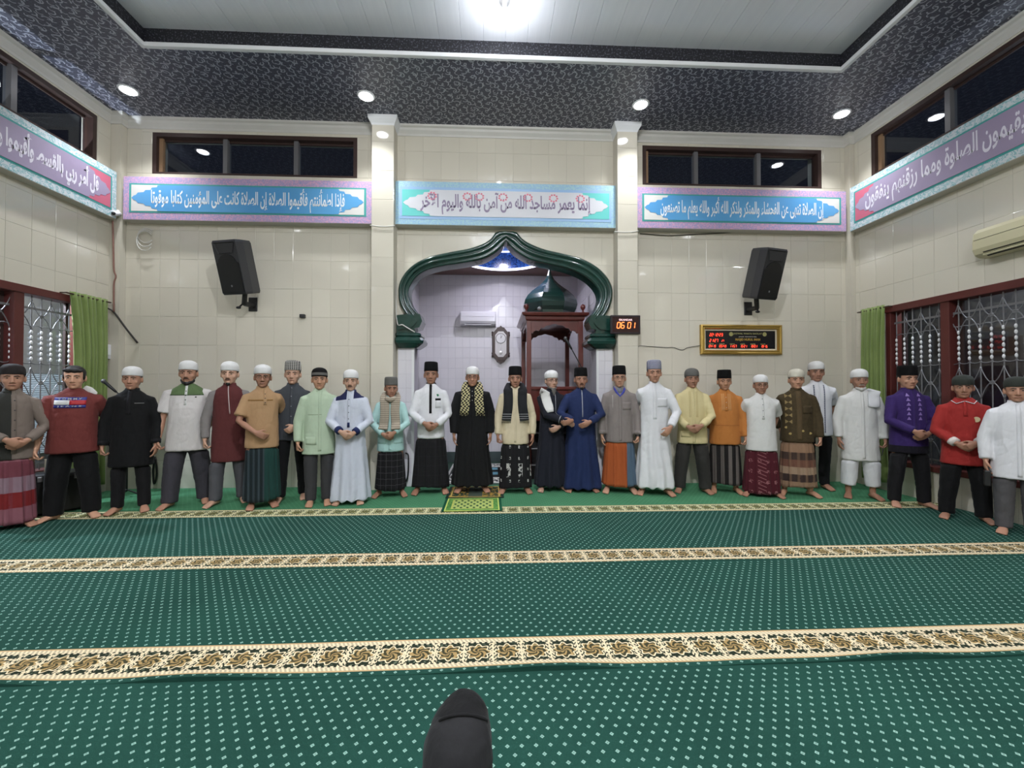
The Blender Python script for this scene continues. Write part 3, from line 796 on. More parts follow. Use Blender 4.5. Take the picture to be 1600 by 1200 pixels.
prayer_mat(-.242, 5.05, .345, .27, 0, 'yellow-green prayer mat with a lattice centre lying across the pale carpet border', math.radians(.6), .005)
prayer_mat(-.23, 5.66, .37, .31, 1, 'dark green and gold prayer mat under the feet of the man in the chequered scarf', 0, .005)
prayer_mat(-.12, 7.02, .62, .80, 2, 'black, white and turquoise rug on the niche floor behind the black robe', 0, .001)

# ================================================================ CALLIGRAPHY BOARDS
def scallop(w, h, e, tip=0.0):
    """cartouche outline (x, z): scalloped ends of depth e"""
    pr = [(0.0, 1.0), (.18, .98), (.20, .84), (.36, .80), (.40, .62), (.56, .60), (.62, .44), (.80, .40), (.86, .22), (.93, .16), (1.0, 0.0)]
    out = []
    for sx, sz in ((1, 1), (1, -1), (-1, -1), (-1, 1)):
        q = [(sx * (w - e + e * a), sz * h * b) for a, b in pr]
        if sx * sz < 0: q = q[::-1]
        out += q
    r = []
    for p in out:
        if not r or abs(p[0] - r[-1][0]) + abs(p[1] - r[-1][1]) > 1e-5: r.append(p)
    if abs(r[0][0] - r[-1][0]) + abs(r[0][1] - r[-1][1]) < 1e-5: r.pop()
    return r
def pattern_edge(a, b, sc):
    return lambda: mix(both(nz(sc, 2) > .45, frac(nz(sc * .6, 1) * 9.0) > .4), lin(a), lin(b))
m_pink = mat('board_pink', fn=pattern_edge((206, 158, 190), (150, 150, 196), 40), rough=.55)
m_sky = mat('board_sky', fn=pattern_edge((158, 198, 208), (140, 180, 214), 34), rough=.55)
m_lace = mat('board_lace', fn=pattern_edge((206, 212, 216), (140, 186, 192), 26), rough=.55)
m_teal = mat('board_teal', (60, 158, 152), .5); m_teal2 = mat('board_turquoise', (92, 200, 194), .5)
m_blue = mat('board_blue', fn=lambda: mix(nz(1.5, 2), lin((64, 142, 208)), lin((96, 172, 222))), rough=.45)
m_pearl = mat('board_pearl', (214, 212, 206), .5); m_grey = mat('board_grey', (206, 206, 212), .5)
m_rose = mat('board_rose', (204, 98, 122), .55); m_purple = mat('board_purple', fn=lambda: mix(nz(1.2, 2), lin((146, 126, 160)), lin((170, 158, 182))), rough=.5)
m_ltr_w = mat('letter_white', (232, 236, 240), .5); m_ltr_p = mat('letter_purple', (132, 116, 146), .5); m_ltr_l = mat('letter_lilac', (226, 220, 232), .5)
m_soffit = mat('board_soffit', (190, 186, 176), .6)
m_flower = mat('board_flower', (222, 120, 140), .6)
def board(label, loc, rz, x0, x1, z0, z1, depth, style, txt, tw=None, tx=0.0, th=None, bold=.006):
    r = empty('calligraphy_board', loc, rz); tag(r, label, 'sign', 'painted calligraphy boards under the ceiling')
    cx, cz, w, h = (x0 + x1) / 2, (z0 + z1) / 2, (x1 - x0) / 2, (z1 - z0) / 2
    edge = {'blue': m_pink, 'white': m_sky, 'side': m_lace}[style]
    MB().cbox((x0, -depth, z0), (x1, 0, z1), .008).build('board', m_soffit, r)
    MB().box((x0 + .006, -depth - .004, z0 + .006), (x1 - .006, -depth + .001, z1 - .006)).build('border', edge, r)
    d = depth + .004
    def panel(name, ix, iz, m, t=.003):
        nonlocal d
        MB().box((x0 + ix, -d - t, z0 + iz), (x1 - ix, -d, z1 - iz)).build(name, m, r); d += t
    def cart(name, w_, h_, e, m, t=.003):
        nonlocal d
        MB().prism([(cx + px, cz + pz) for px, pz in scallop(w_, h_, e)], -d - t, -d).build(name, m, r); d += t
    if style == 'blue':
        panel('inner_frame', .085, .10, m_teal); panel('corner_panel', .115, .122, m_pearl); cart('cartouche', w - .12, h - .122, .42, m_blue)
        lm = m_ltr_w
    elif style == 'white':
        panel('inner_frame', .07, .085, mat('board_lightblue', (146, 182, 222), .5)); panel('corner_panel', .10, .125, m_teal2); cart('cartouche', w - .115, h - .125, .46, m_grey)
        lm = m_ltr_p
        for fx in (-.98, -.52, -.36, .28, .62, .98, -.05):
            q = MB()
            for k in range(9):
                a = 2 * PI * k / 9 + fx; q.ell((cx + fx * 1.08 + .055 * math.cos(a), -d, cz + .10 + .048 * math.sin(a)), (.016, .0025, .014), n=6, m=4)
            q.build('flower_wreath', m_flower, r)
    else:
        panel('inner_frame', .075, .095, m_teal); panel('corner_panel', .10, .118, m_rose); cart('cartouche', w - .105, h - .118, .36, m_purple)
        lm = m_ltr_l
    me = text_mesh(arabic(txt), .3, bold, 0)
    fit_text(me, tw or (x1 - x0) * .80, th or h * 1.12, cx + tx, cz, -d - .0015)
    me.materials.append(lm)
    link_mesh('lettering', me, r)
    return r
DB = .14
board('blue calligraphy board with pink edge over the wall loudspeaker beside the security camera', (0, YB, 0), 0, -5.08, -1.70, 3.715, 4.32, DB, 'blue', 'فإذا اطمأننتم فأقيموا الصلاة إن الصلاة كانت على المؤمنين كتابا موقوتا', tw=2.62, tx=.0)
board('pale grey calligraphy board with purple letters and flower wreaths above the arch', (0, YB, 0), 0, -1.385, 1.775, 3.715, 4.34, DB, 'white', 'إنما يعمر مساجد الله من آمن بالله واليوم الآخر', tw=2.45, th=.33, bold=.0075)
board('blue calligraphy board with pink edge above the gold-framed prayer time sign', (0, YB, 0), 0, 2.075, 5.24, 3.725, 4.33, DB, 'blue', 'إن الصلاة تنهى عن الفحشاء والمنكر ولذكر الله أكبر والله يعلم ما تصنعون', tw=2.46)
board('purple calligraphy board on the wall over the window behind the maroon T-shirt', (XL, 0, 0), PI / 2, 1.6, 5.94, 3.71, 4.36, DB, 'side', 'قل أمر ربي بالقسط وأقيموا وجوهكم عند كل مسجد وادعوه مخلصين له الدين', tw=2.95, tx=.42, th=.36, bold=.012)
board('purple calligraphy board on the wall over the split air conditioner', (XR, 0, 0), -PI / 2, -5.93, -1.6, 3.71, 4.36, DB, 'side', 'الذين يؤمنون بالغيب ويقيمون الصلوة ومما رزقنهم ينفقون', tw=2.95, tx=-.42, th=.34, bold=.006)

# ================================================================ WALL THINGS
m_black = mat('black_plastic', (20, 20, 22), .45, var=.2); m_grillk = mat('speaker_mesh', (13, 13, 15), .55, bump=lambda: vor(220), bstr=.3, bdist=.003)
m_zipm = mat('steel_fitting', (150, 150, 154), .35, metal=.7); m_dgrey = mat('dark_grey_plastic', (46, 46, 50), .5)
def speaker(px0, px1, py0, py1, turn, label):
    """wall loudspeaker, tilted down and turned on a bracket"""
    c = on_y((px0 + px1) / 2, (py0 + py1) / 2, 5.72)
    r = empty('loudspeaker', (c.x, YB, c.z)); tag(r, label, 'speaker', 'loudspeakers on the wall')
    M = Matrix.Translation((0, -.36, .02)) @ Matrix.Rotation(turn, 4, 'Z') @ Matrix.Rotation(math.radians(16), 4, 'X') @ Matrix.Scale(.93, 4)
    w, h, d = .19, .37, .17
    b = MB(); pl = [(-w, -d), (w, -d), (w * 1.0, -d * .2), (w * .72, d), (-w * .72, d), (-w, -d * .2)]
    rings = [[(x * k, y * k, z) for x, y in pl] for z, k in [(-h, .94), (-h + .03, 1), (h - .03, 1), (h, .94)]]
    rings = [[tuple(M @ Vector(p)) for p in q] for q in rings]
    b.loft(rings).build('cabinet', m_dgrey, r)
    g = MB(); P = [(-w + .015, -h + .03), (w - .015, -h + .03), (w - .015, .06)] + [(w * .75 * math.cos(a), .06 + .12 * math.sin(a)) for a in np.linspace(.15, PI - .15, 9)] + [(-w + .015, .06)]
    g.prism(P, -d - .012, -d + .002); g.v = [tuple(M @ Vector(p)) for p in g.v]; g.build('woofer_grille', m_grillk, r)
    hn = MB(); o4 = [(-w + .02, h - .03), (w - .02, h - .03), (w * .62, .19), (-w * .62, .19)]; i4 = [(-.06, h - .11), (.06, h - .11), (.05, h - .15), (-.05, h - .15)]
    hn.loft([[tuple(M @ Vector((x, -d - .010, z))) for x, z in o4], [tuple(M @ Vector((x, -d + .05, z))) for x, z in i4]], cap=False)
    hn.add([tuple(M @ Vector((x, -d + .05, z))) for x, z in i4], [(0, 1, 2, 3)]); hn.build('horn', m_grillk, r, recalc=False)
    lg = MB(); lg.ell((0, -d - .014, -h + .12), (.014, .004, .016), n=8, m=5); lg.v = [tuple(M @ Vector(p)) for p in lg.v]; lg.build('badge', mat('grey_badge', (120, 120, 124), .4), r)
    br = empty('bracket', (0, 0, 0), 0, r)
    MB().cbox((-.06, -.02, -.50), (.06, 0, -.30), .008).build('plate', m_black, br)
    k = MB(); k.tube([(0, -.02, -.42), (0, -.22, -.43)], .035, 8); p = M @ Vector((0, .02, -h)); k.tube([(0, -.22, -.43), tuple(p)], .032, 8); k.tube([(0, -.24, -.43), (-.03, -.28, -.49)], .012, 6); k.build('arm', m_black, br)
    MB().ell((-.035, -.29, -.50), (.035, .02, .018)).build('knob', m_black, br, smooth=True)
speaker(337, 405, 378, 462, math.radians(-13), 'black wall loudspeaker angled inward above the white and green shirt')
speaker(1160, 1227, 392, 468, math.radians(14), 'black wall loudspeaker angled inward above the gold-framed sign')
# seven-segment figures
m_led = mat('red_led', (255, 60, 40), .4, emit=(255, 60, 36), estr=1.7); m_led2 = mat('orange_led', (255, 120, 50), .4, emit=(255, 104, 44), estr=2.3)
SEG = {'0': 'abcdef', '1': 'bc', '2': 'abged', '3': 'abgcd', '4': 'fgbc', '5': 'afgcd', '6': 'afgedc', '7': 'abc', '8': 'abcdefg', '9': 'abcdfg', '-': 'g'}
def led_text(txt, x, z, h, y, m, parent, name='digit', slant=.12):
    w = h * .5; t = h * .13; adv = w * 1.45
    for ch in txt:
        if ch == ' ': x += adv * .55; continue
        b = MB()
        if ch in ':.':
            for zz in ((.28, .66) if ch == ':' else (.05,)): b.box((x + zz * h * slant, y - .003, z + zz * h), (x + t * 1.2 + zz * h * slant, y, z + zz * h + t * 1.2))
            b.build('colon', m, parent); x += adv * .4; continue
        G = {'a': (0, h, w, h), 'g': (0, h / 2, w, h / 2), 'd': (0, 0, w, 0), 'f': (0, h / 2, 0, h), 'b': (w, h / 2, w, h), 'e': (0, 0, 0, h / 2), 'c': (w, 0, w, h / 2)}
        for sg in SEG[ch]:
            xa, za, xb, zb = G[sg]
            if sg in 'agd': q = [(xa + t * .4, za - t / 2), (xb - t * .4, za - t / 2), (xb - t * .4, za + t / 2), (xa + t * .4, za + t / 2)]
            else: q = [(xa - t / 2, za + t * .3), (xa + t / 2, za + t * .3), (xb + t / 2, zb - t * .3), (xb - t / 2, zb - t * .3)]
            q = [(x + a + b_ * slant, z + b_) for a, b_ in q]
            b.prism(q, y - .003, y)
        b.build(name, m, parent); x += adv
# small red clock on the pillar
r = empty('digital_clock', (0, YB - .22, 0)); tag(r, 'small dark digital clock reading 06 01 in orange on the pillar', 'clock')
MB().cbox((1.66, -.045, 2.17), (2.085, 0, 2.435), .006).build('case', mat('dark_plum_case', (38, 26, 34), .35), r)
MB().box((1.685, -.048, 2.195), (2.06, -.044, 2.41)).build('face', mat('dark_red_face', (48, 14, 18), .2), r)
led_text('06 01', 1.745, 2.25, .082, -.049, m_led2, r)
me = fit_text(text_mesh('ISKANDAR', .1, .002, .001), .19, .028, 1.872, 2.368, -.050); me.materials.append(mat('pink_print', (240, 200, 205), .5, emit=(240, 200, 205), estr=.5)); link_mesh('lettering', me, r)
# gold-framed prayer time sign
r = empty('prayer_time_sign', (0, YB, 0)); tag(r, 'gold-framed black prayer time sign with rows of red LED figures', 'sign')
sx0, sx1, sz0, sz1 = 3.07, 4.305, 1.905, 2.345
m_gold = mat('gold_frame', (176, 142, 62), .35, metal=.6); m_goldd = mat('gold_print', (196, 158, 60), .5)
fr = []
for f_, d_ in [(0, 0), (0, .05), (.02, .06), (.035, .045), (.055, .05), (.065, .03), (.065, .01)]: fr.append([(sx0 + f_, -d_, sz0 + f_), (sx1 - f_, -d_, sz0 + f_), (sx1 - f_, -d_, sz1 - f_), (sx0 + f_, -d_, sz1 - f_)])
MB().loft(fr, cap=False).build('frame', m_gold, r, recalc=False)
fr2 = [[(sx0 + f_, -d_, sz0 + f_), (sx1 - f_, -d_, sz0 + f_), (sx1 - f_, -d_, sz1 - f_), (sx0 + f_, -d_, sz1 - f_)] for f_, d_ in [(.065, .012), (.065, .022), (.085, .018), (.085, .010)]]
MB().loft(fr2, cap=False).build('mount', mat('cream_mount', (206, 196, 170), .6), r, recalc=False)
MB().box((sx0 + .06, -.014, sz0 + .06), (sx1 - .06, -.002, sz1 - .06)).build('face', mat('sign_black', (22, 22, 26), .25), r)
led_text('22:12:23', 3.215, 2.178, .042, -.0155, m_led, r); led_text('21:27', 3.215, 2.092, .042, -.0155, m_led, r); led_text('27', 3.40, 2.097, .026, -.0155, m_led, r)
for k, q in enumerate(['04:19', '05:43', '11:57', '15:21', '18:01', '19:16']): led_text(q, 3.205 + k * .158, 2.012, .034, -.0155, m_led, r)
def print_line(txt, w, h, x, z, m):
    me = fit_text(text_mesh(txt, .1, .002, .0006), w, h, x, z, -.0150); me.materials.append(m); link_mesh('lettering', me, r)
m_olive = mat('olive_print', (166, 160, 96), .5); m_wprint = mat('white_print', (214, 210, 200), .5)
print_line('JADWAL WAKTU SHOLAT', .44, .030, 3.80, 2.215, m_olive); print_line('MASJID NURUL IMAN', .38, .046, 3.80, 2.125, m_goldd); print_line('JAM DIGITAL', .28, .014, 3.80, 2.17, m_wprint)
for k, q in enumerate(['IMSAK', 'SUBUH', 'DZUHUR', 'ASHAR', 'MAGHRIB', 'ISYA']): print_line(q, .075, .016, 3.245 + k * .158, 2.062, m_olive)
for x in (3.545, 4.06):
    MB().lathe([(.002, -.016), (.030, -.0158), (.032, -.014)], (x, 0, 2.21), 16, axis='y').build('emblem', m_olive, r)
# niche air conditioner, wall air conditioner
def air_con(label, loc, rz, w, h, d, m, louvre):
    r = empty('air_conditioner', loc, rz); tag(r, label, 'air conditioner')
    pr = [(0, 0), (-d * .55, 0), (-d * .86, h * .10), (-d, h * .28), (-d, h * .55), (-d * .93, h * .85), (-d * .7, h), (0, h)]
    MB().loft([[(x, y * k, z) for y, z in pr] for x, k in [(-w, .9), (-w + .02, 1), (w - .02, 1), (w, .9)]]).build('casing', m, r)
    s = MB(); s.add([(-w + .10, -d * .60, .006), (w - .10, -d * .60, .006), (w - .10, -d * .90, h * .16), (-w + .10, -d * .90, h * .16)], [(0, 1, 2, 3)])
    s.v = [(x, y - .004, z - .008) for x, y, z in s.v]; s.v += [(x, y + .003, z + .004) for x, y, z in s.v]; s.f += [(4, 7, 6, 5)] + [(i, i + 4, (i + 1) % 4 + 4, (i + 1) % 4) for i in range(4)]; s.m += [0] * 5
    s.build('outlet', louvre, r)
    MB().cbox((-w + .09, -d * .86, h * .02), (w - .09, -d * .72, h * .075), .004).build('flap', m, r)
    MB().box((-w + .03, -d * 1.004, h * .60), (w - .03, -d * .97, h * .61)).build('seam', louvre, r)
    return r
m_acw = mat('white_plastic', (226, 224, 230), .35); m_acy = mat('yellowed_plastic', (206, 198, 160), .4); m_vent = mat('vent_dark', (36, 32, 32), .6); m_ventg = mat('vent_grey', (150, 146, 158), .6)
air_con('white air conditioner high on the niche back wall', (-.285, NY - .01, 2.60), 0, .34, .27, .19, m_acw, m_ventg)
air_con('yellowed split air conditioner on the wall above the grilled window', (XR - .01, 3.86, 2.81), -PI / 2, .46, .30, .20, m_acy, m_vent)
# ornate wall clock in the niche
r = empty('wall_clock', (.148, NY - .008, 2.255)); tag(r, 'ornate dark wooden pendulum wall clock on the niche wall', 'clock')
m_walnut = mat('walnut', (62, 40, 36), .4, var=.25, vscale=20)
def octa(w, h, c): return [(-w + c, -h), (w - c, -h), (w, -h + c * 1.2), (w, h - c * 1.2), (w - c, h), (-w + c, h), (-w, h - c * 1.2), (-w, -h + c * 1.2)]
MB().prism(octa(.15, .30, .07), -.06, 0).build('case', m_walnut, r)
MB().prism(octa(.108, .245, .06), -.068, -.05).build('dial_panel', mat('ivory_panel', (208, 204, 204), .4), r)
MB().lathe([(.002, -.074), (.085, -.073), (.09, -.066)], (0, 0, .11), 28, axis='y').build('dial', mat('dial_white', (222, 220, 222), .4), r)
MB().loft([[((.092 + .008 * math.cos(a)) * math.cos(q), -.07 + .008 * math.sin(a), .11 + (.092 + .008 * math.cos(a)) * math.sin(q)) for q in np.linspace(0, 2 * PI, 28, endpoint=False)] for a in np.linspace(0, 2 * PI, 7)], cap=False).build('bezel', mat('grey_metal', (120, 116, 118), .35, metal=.6), r)
MB().prism([(-.004, .11), (.004, .11), (.034, .17), (.028, .172)], -.080, -.077).build('hour_hand', m_black, r); MB().prism([(-.003, .11), (.003, .11), (.004, .18), (-.002, .18)], -.083, -.081).build('minute_hand', m_black, r)
q = MB(); q.box((-.004, -.076, -.15), (.004, -.07, .02)); q.lathe([(.002, -.08), (.034, -.078), (.036, -.07)], (0, 0, -.165), 18, axis='y'); q.build('pendulum', mat('silver', (176, 174, 178), .25, metal=.7), r)
for sx in (-1, 1):
    for zz in (.20, -.20): MB().lathe([(.004, -.05), (.022, -.03), (.014, 0), (.024, .03), (.004, .05)], (sx * .155, -.03, zz), 10).build('finial', m_walnut, r, smooth=True)
    MB().tube([(sx * .15, -.03, -.17), (sx * .15, -.03, .17)], .014, 8).build('side_post', m_walnut, r, smooth=True)
MB().prism([(-.09, .28), (.09, .28), (.07, .32), (.03, .33), (.0, .36), (-.03, .33), (-.07, .32)], -.05, 0).build('crest', m_walnut, r)
MB().prism([(-.10, -.28), (-.07, -.33), (-.03, -.34), (0, -.38), (.03, -.34), (.07, -.33), (.10, -.28)], -.05, 0).build('pendant', m_walnut, r)

# ================================================================ MINBAR (pulpit)
m_mahog = mat('mahogany', fn=lambda: mix(nz(12, 3, 1, 1, .15), lin((70, 22, 20)), lin((112, 42, 36))), rough=.3, coat=.3)
m_ebony = mat('dark_step', (24, 20, 22), .4); m_nose = mat('step_nosing', (170, 168, 170), .5)
mb_ = empty('minbar', (.95, 6.42, 0)); tag(mb_, 'mahogany pulpit with slender posts and a faceted dark green onion dome', 'pulpit')
hx, dep = .40, 1.18; zt = 2.44
for x, y in ((-hx, 0), (hx, 0), (-hx, dep), (hx, dep)): MB().cbox((x - .036, y - .036, 0), (x + .036, y + .036, zt), .006).build('post', m_mahog, mb_)
def valance(w, z0):
    up = [(-w, z0 + .19), (w, z0 + .19)]
    lo = [(w, 0), (w - .03, .0), (w - .05, .03), (w - .09, .045), (w - .12, .03), (w - .15, .075), (w - .20, .085), (w - .24, .115), (w - .30, .125), (w - .36, .145)]
    lo = [(x, z0 - .06 + z) for x, z in lo]
    return up + lo + [(-x, z) for x, z in reversed(lo)]
MB().prism(valance(hx - .03, zt - .13), -.02, .02).build('valance', m_mahog, mb_)
v = MB(); v.prism(valance(hx - .03, zt - .13), dep - .02, dep + .02); v.build('valance', m_mahog, mb_)
for sx in (-1, 1):
    v = MB(); v.prism(valance(dep / 2 - .03, zt - .13), -.02, .02); v.v = [(sx * hx + y, dep / 2 + x, z) for x, y, z in v.v]; v.build('valance', m_mahog, mb_)
rf = MB(); cx_, cy_ = 0, dep / 2
rf.loft([[(-hx - e, -e, z), (hx + e, -e, z), (hx + e, dep + e, z), (-hx - e, dep + e, z)] for z, e in [(zt, .04), (zt + .02, .055), (zt + .06, .06), (zt + .075, .10), (zt + .105, .115), (zt + .12, .11)]]); rf.build('cornice', m_mahog, mb_)
dm = MB(); n8 = 8; R_ = []
for z, rad in [(0, .40), (.05, .42), (.10, .425), (.16, .455), (.23, .475), (.30, .46), (.38, .41), (.46, .33), (.53, .235), (.60, .15), (.67, .085), (.74, .045), (.82, .022), (.88, .006)]:
    R_.append([(rad * math.cos(2 * PI * (k + .5) / n8), dep / 2 + rad * math.sin(2 * PI * (k + .5) / n8), zt + .12 + z) for k in range(n8)])
m_dome = mat('dome_green', (16, 52, 46), .2, coat=.6)
dome = dm.loft(R_).build('dome', m_dome, mb_)
MB().lathe([(.004, -.03), (.028, -.02), (.034, 0), (.028, .02), (.004, .034)], (-.22, dep / 2 - .44, zt + .22), 12).build('dome_knob', mat('grey_knob', (128, 132, 134), .3), dome, smooth=True)
for sx in (-1, 1):
    MB().lathe([(.028, 0), (.03, .015), (.014, .03), (.014, .05), (.034, .075), (.042, .10), (.034, .13), (.006, .145)], (sx * hx + .04 * sx, .0, zt + .12), 14).build('finial', m_mahog, mb_, smooth=True)
MB().cbox((-hx - .03, .02, .9), (hx + .03, .06, 1.40), .006).build('front_panel', m_mahog, mb_)
MB().cbox((-hx - .04, -.01, 1.38), (hx + .04, .08, 1.43), .008).build('hand_rail', m_mahog, mb_)
for sx in (-1, 1):
    MB().cbox((sx * hx - .02, .03, .35), (sx * hx + .02, dep - .03, 1.15), .006).build('side_panel', m_mahog, mb_)
    MB().cbox((sx * hx - .025, .03, 1.14), (sx * hx + .025, dep - .03, 1.18), .006).build('side_rail', m_mahog, mb_)
for k in range(4):
    MB().box((-hx + .04, .06 + k * .24, 0), (hx - .04, .30 + k * .24 + .2, .22 * (k + 1))).build('step', m_ebony, mb_)
    MB().box((-hx + .04, .05 + k * .24, .22 * (k + 1) - .012), (hx - .04, .07 + k * .24, .22 * (k + 1) + .004)).build('step_edge', m_nose, mb_)
# microphone boom by the pulpit
def mic_stand(label, base, top, tip, head):
    r = empty('microphone_stand', base); tag(r, label, 'microphone stand')
    b_ = Vector(base)
    for k in range(3):
        a = 2 * PI * k / 3 + .4; MB().tube([(0, 0, .10), (.15 * math.cos(a), .15 * math.sin(a), .012)], .010, 6).build('leg', m_black, r)
    MB().tube([(0, 0, .08), tuple(Vector(top) - b_)], .011, 8).build('pole', m_black, r)
    MB().tube([tuple(Vector(top) - b_), tuple(Vector(tip) - b_)], .008, 8).build('boom', m_black, r)
    d = unit(Vector(tip) - Vector(top)) if head is None else unit(head)
    t0 = Vector(tip) - b_
    MB().tube([tuple(t0), tuple(t0 + d * .16)], [.014, .020], 10).build('handle', m_black, r, smooth=True)
    MB().ell(tuple(t0 + d * .18), (.028, .028, .03)).build('mesh_head', mat('mic_mesh', (96, 96, 98), .4, metal=.6), r, smooth=True)
mic_stand('black boom microphone stand reaching up beside the pulpit post', (1.34, 6.16, 0), tuple(on_y(912, 580, 6.2)), tuple(on_y(893, 545, 6.2)), (-.35, 0, .6))
mic_stand('black microphone on a stand in the corner behind the black shirt', (-4.70, 5.62, 0), (-4.70, 5.62, 1.25), tuple(on_y(181, 612, 5.60)), (-.5, -.2, .6))

# ================================================================ CURTAINS
m_curtain = mat('lime_curtain', fn=lambda: mix(nz(3, 2), lin((108, 130, 58)), lin((134, 154, 82))), rough=.8, sheen=.3)
m_rod = mat('curtain_rod', (70, 50, 40), .4)
def curtain(label, loc, rz, x0, x1, zt, zb, gather):
    r = empty('curtain', loc, rz); tag(r, label, 'curtain', 'green curtains drawn back at the windows')
    nx, nzv = 72, 30; P = []
    for j in range(nzv + 1):
        v = j / nzv; z = zt + (zb - zt) * v
        g = 1 - gather * math.sin(PI * min(1, v * 1.35)) * .6
        for i in range(nx + 1):
            u = i / nx; xc = x1 if gather > 0 and rz > 0 else x0
            x = xc + ((x0 + (x1 - x0) * u) - xc) * g
            d = .030 * math.sin(u * 2 * PI * 7.5 + .8 * math.sin(v * 3)) * (.5 + .5 * min(1, v * 4)) + .012 * math.sin(u * 31 + v * 2.2)
            P.append((x, -.075 + d, z))
    F = [(j * (nx + 1) + i, j * (nx + 1) + i + 1, (j + 1) * (nx + 1) + i + 1, (j + 1) * (nx + 1) + i) for j in range(nzv) for i in range(nx)]
    b = MB(); b.add(P, F); o = b.build('cloth', m_curtain, r, smooth=True)
    so = o.modifiers.new('thick', 'SOLIDIFY'); so.thickness = .004
    MB().tube([(x0 - .05, -.075, zt - .03), (x1 + .05, -.075, zt - .03)], .010, 8).build('rod', m_rod, r)
    for x in (x0 - .05, x1 + .05): MB().tube([(x, -.075, zt - .03), (x, 0, zt - .03)], .008, 6).build('rod_bracket', m_rod, r)
curtain('lime green curtain drawn back beside the window behind the maroon T-shirt', (XL, 0, 0), PI / 2, 5.40, 5.90, 2.60, .12, .30)
curtain('lime green curtain drawn back beside the window near the purple shirt', (XR, 0, 0), -PI / 2, -5.84, -5.46, 2.54, .12, .06)

# ================================================================ CABLES AND SMALL FITTINGS
m_cbl_d = mat('dark_cable', (50, 46, 44), .6); m_cbl_w = mat('white_cable', (206, 204, 198), .5); m_cbl_p = mat('red_brown_cable', (140, 96, 84), .6)
def cable(label, pts, r_, m, name='cable', n=6):
    P = smooth_path(pts, 8); o = MB().tube(P, r_, n, hint=(.3, 1, .2), rnd=False).build(name, m, None, smooth=True); tag(o, label, 'cable'); return o
def smooth_path(pts, k=8):
    P = [np.array(p, float) for p in pts]
    if len(P) < 3: return [tuple(p) for p in P]
    P = [2 * P[0] - P[1]] + P + [2 * P[-1] - P[-2]]; out = []
    for i in range(1, len(P) - 2):
        for t in np.linspace(0, 1, k, endpoint=False):
            a, b, c, d = P[i - 1], P[i], P[i + 1], P[i + 2]
            out.append(tuple(.5 * ((2 * b) + (c - a) * t + (2 * a - 5 * b + 4 * c - d) * t * t + (3 * b - a - 3 * c + d) * t ** 3)))
    out.append(tuple(P[-2])); return out
W_ = YB - .02
def wp(x, y, Y=W_): return tuple(on_y(x, y, Y))
cable('thin dark cable sagging from the red clock to the gold-framed sign', [wp(963, 538), wp(985, 547), wp(998, 541, 5.98), wp(1010, 541), wp(1040, 543), wp(1052, 543), wp(1066, 547), wp(1075, 543), wp(1094, 540)], .0045, m_cbl_d)
cable('pale cable running down from the board to the arch block', [wp(616, 352, 5.9), wp(620, 362), wp(619, 420), wp(620, 500, 6.0), wp(630, 508, 5.96), wp(648, 519, 5.95)], .008, m_cbl_w)
cable('reddish cable hanging down the corner below the security camera', [wp(176, 345, 5.95), wp(177, 380, 5.95), wp(178, 420, 5.95), wp(181, 432, 5.95), wp(178, 445, 5.95), wp(178, 487, 5.95)], .010, m_cbl_p)
cable('dark conduit slanting across the corner from the curtain to the wall', [(XL + .03, 5.93, 2.50), wp(178, 488, 5.96), wp(196, 512, 6.0), wp(215, 536)], .012, m_cbl_d)
cable('thin cable crossing the pillar just below the boards, beside the arch', [wp(578, 352, 5.86), wp(598, 354, 5.86), wp(616, 353, 5.86)], .007, m_cbl_w)
cable('thin cable crossing the pillar that carries the red clock', [wp(960, 362, 5.86), wp(980, 363, 5.86), wp(998, 361, 5.86)], .007, m_cbl_w)
cable('dark cable drooping under the board above the loudspeaker near the gold-framed sign', [wp(1000, 365), wp(1045, 368), wp(1090, 366), wp(1150, 363)], .006, m_cbl_d)
cable('black cable coiled against the white jamb beside the black sarong', [wp(634, 708, 5.98), wp(638, 712, 5.96), wp(638, 735, 5.96), wp(636, 748, 5.96), wp(632, 756, 5.98), wp(628, 760, 5.98)], .011, m_black)
cable('black cable hanging down the wall beside the white and navy robe', [wp(584, 712), wp(582, 735), wp(581, 748)], .010, m_black)
o = MB(); o.tube(smooth_path([wp(242, 714), wp(239, 735), wp(241, 756), wp(245, 740), wp(243, 716)], 6), .012, 6, rnd=False); tag(o.build('cable', m_black, None, smooth=True), 'looped black cable on the wall between the black shirt and the white and green shirt', 'cable')
o = MB()
for k in range(3):
    c0 = np.array(wp(228, 368, 6.05)); o.tube([(c0[0] + .11 * math.cos(a), c0[1] - .01 * k, c0[2] - .04 * k + .10 * math.sin(a) * (1 + .2 * k)) for a in np.linspace(.6, 5.6, 14)], .006, 5, rnd=False)
tag(o.build('cable_coil', m_cbl_w, None, smooth=True), 'coil of pale cable on the wall under the blue board near the security camera', 'cable')
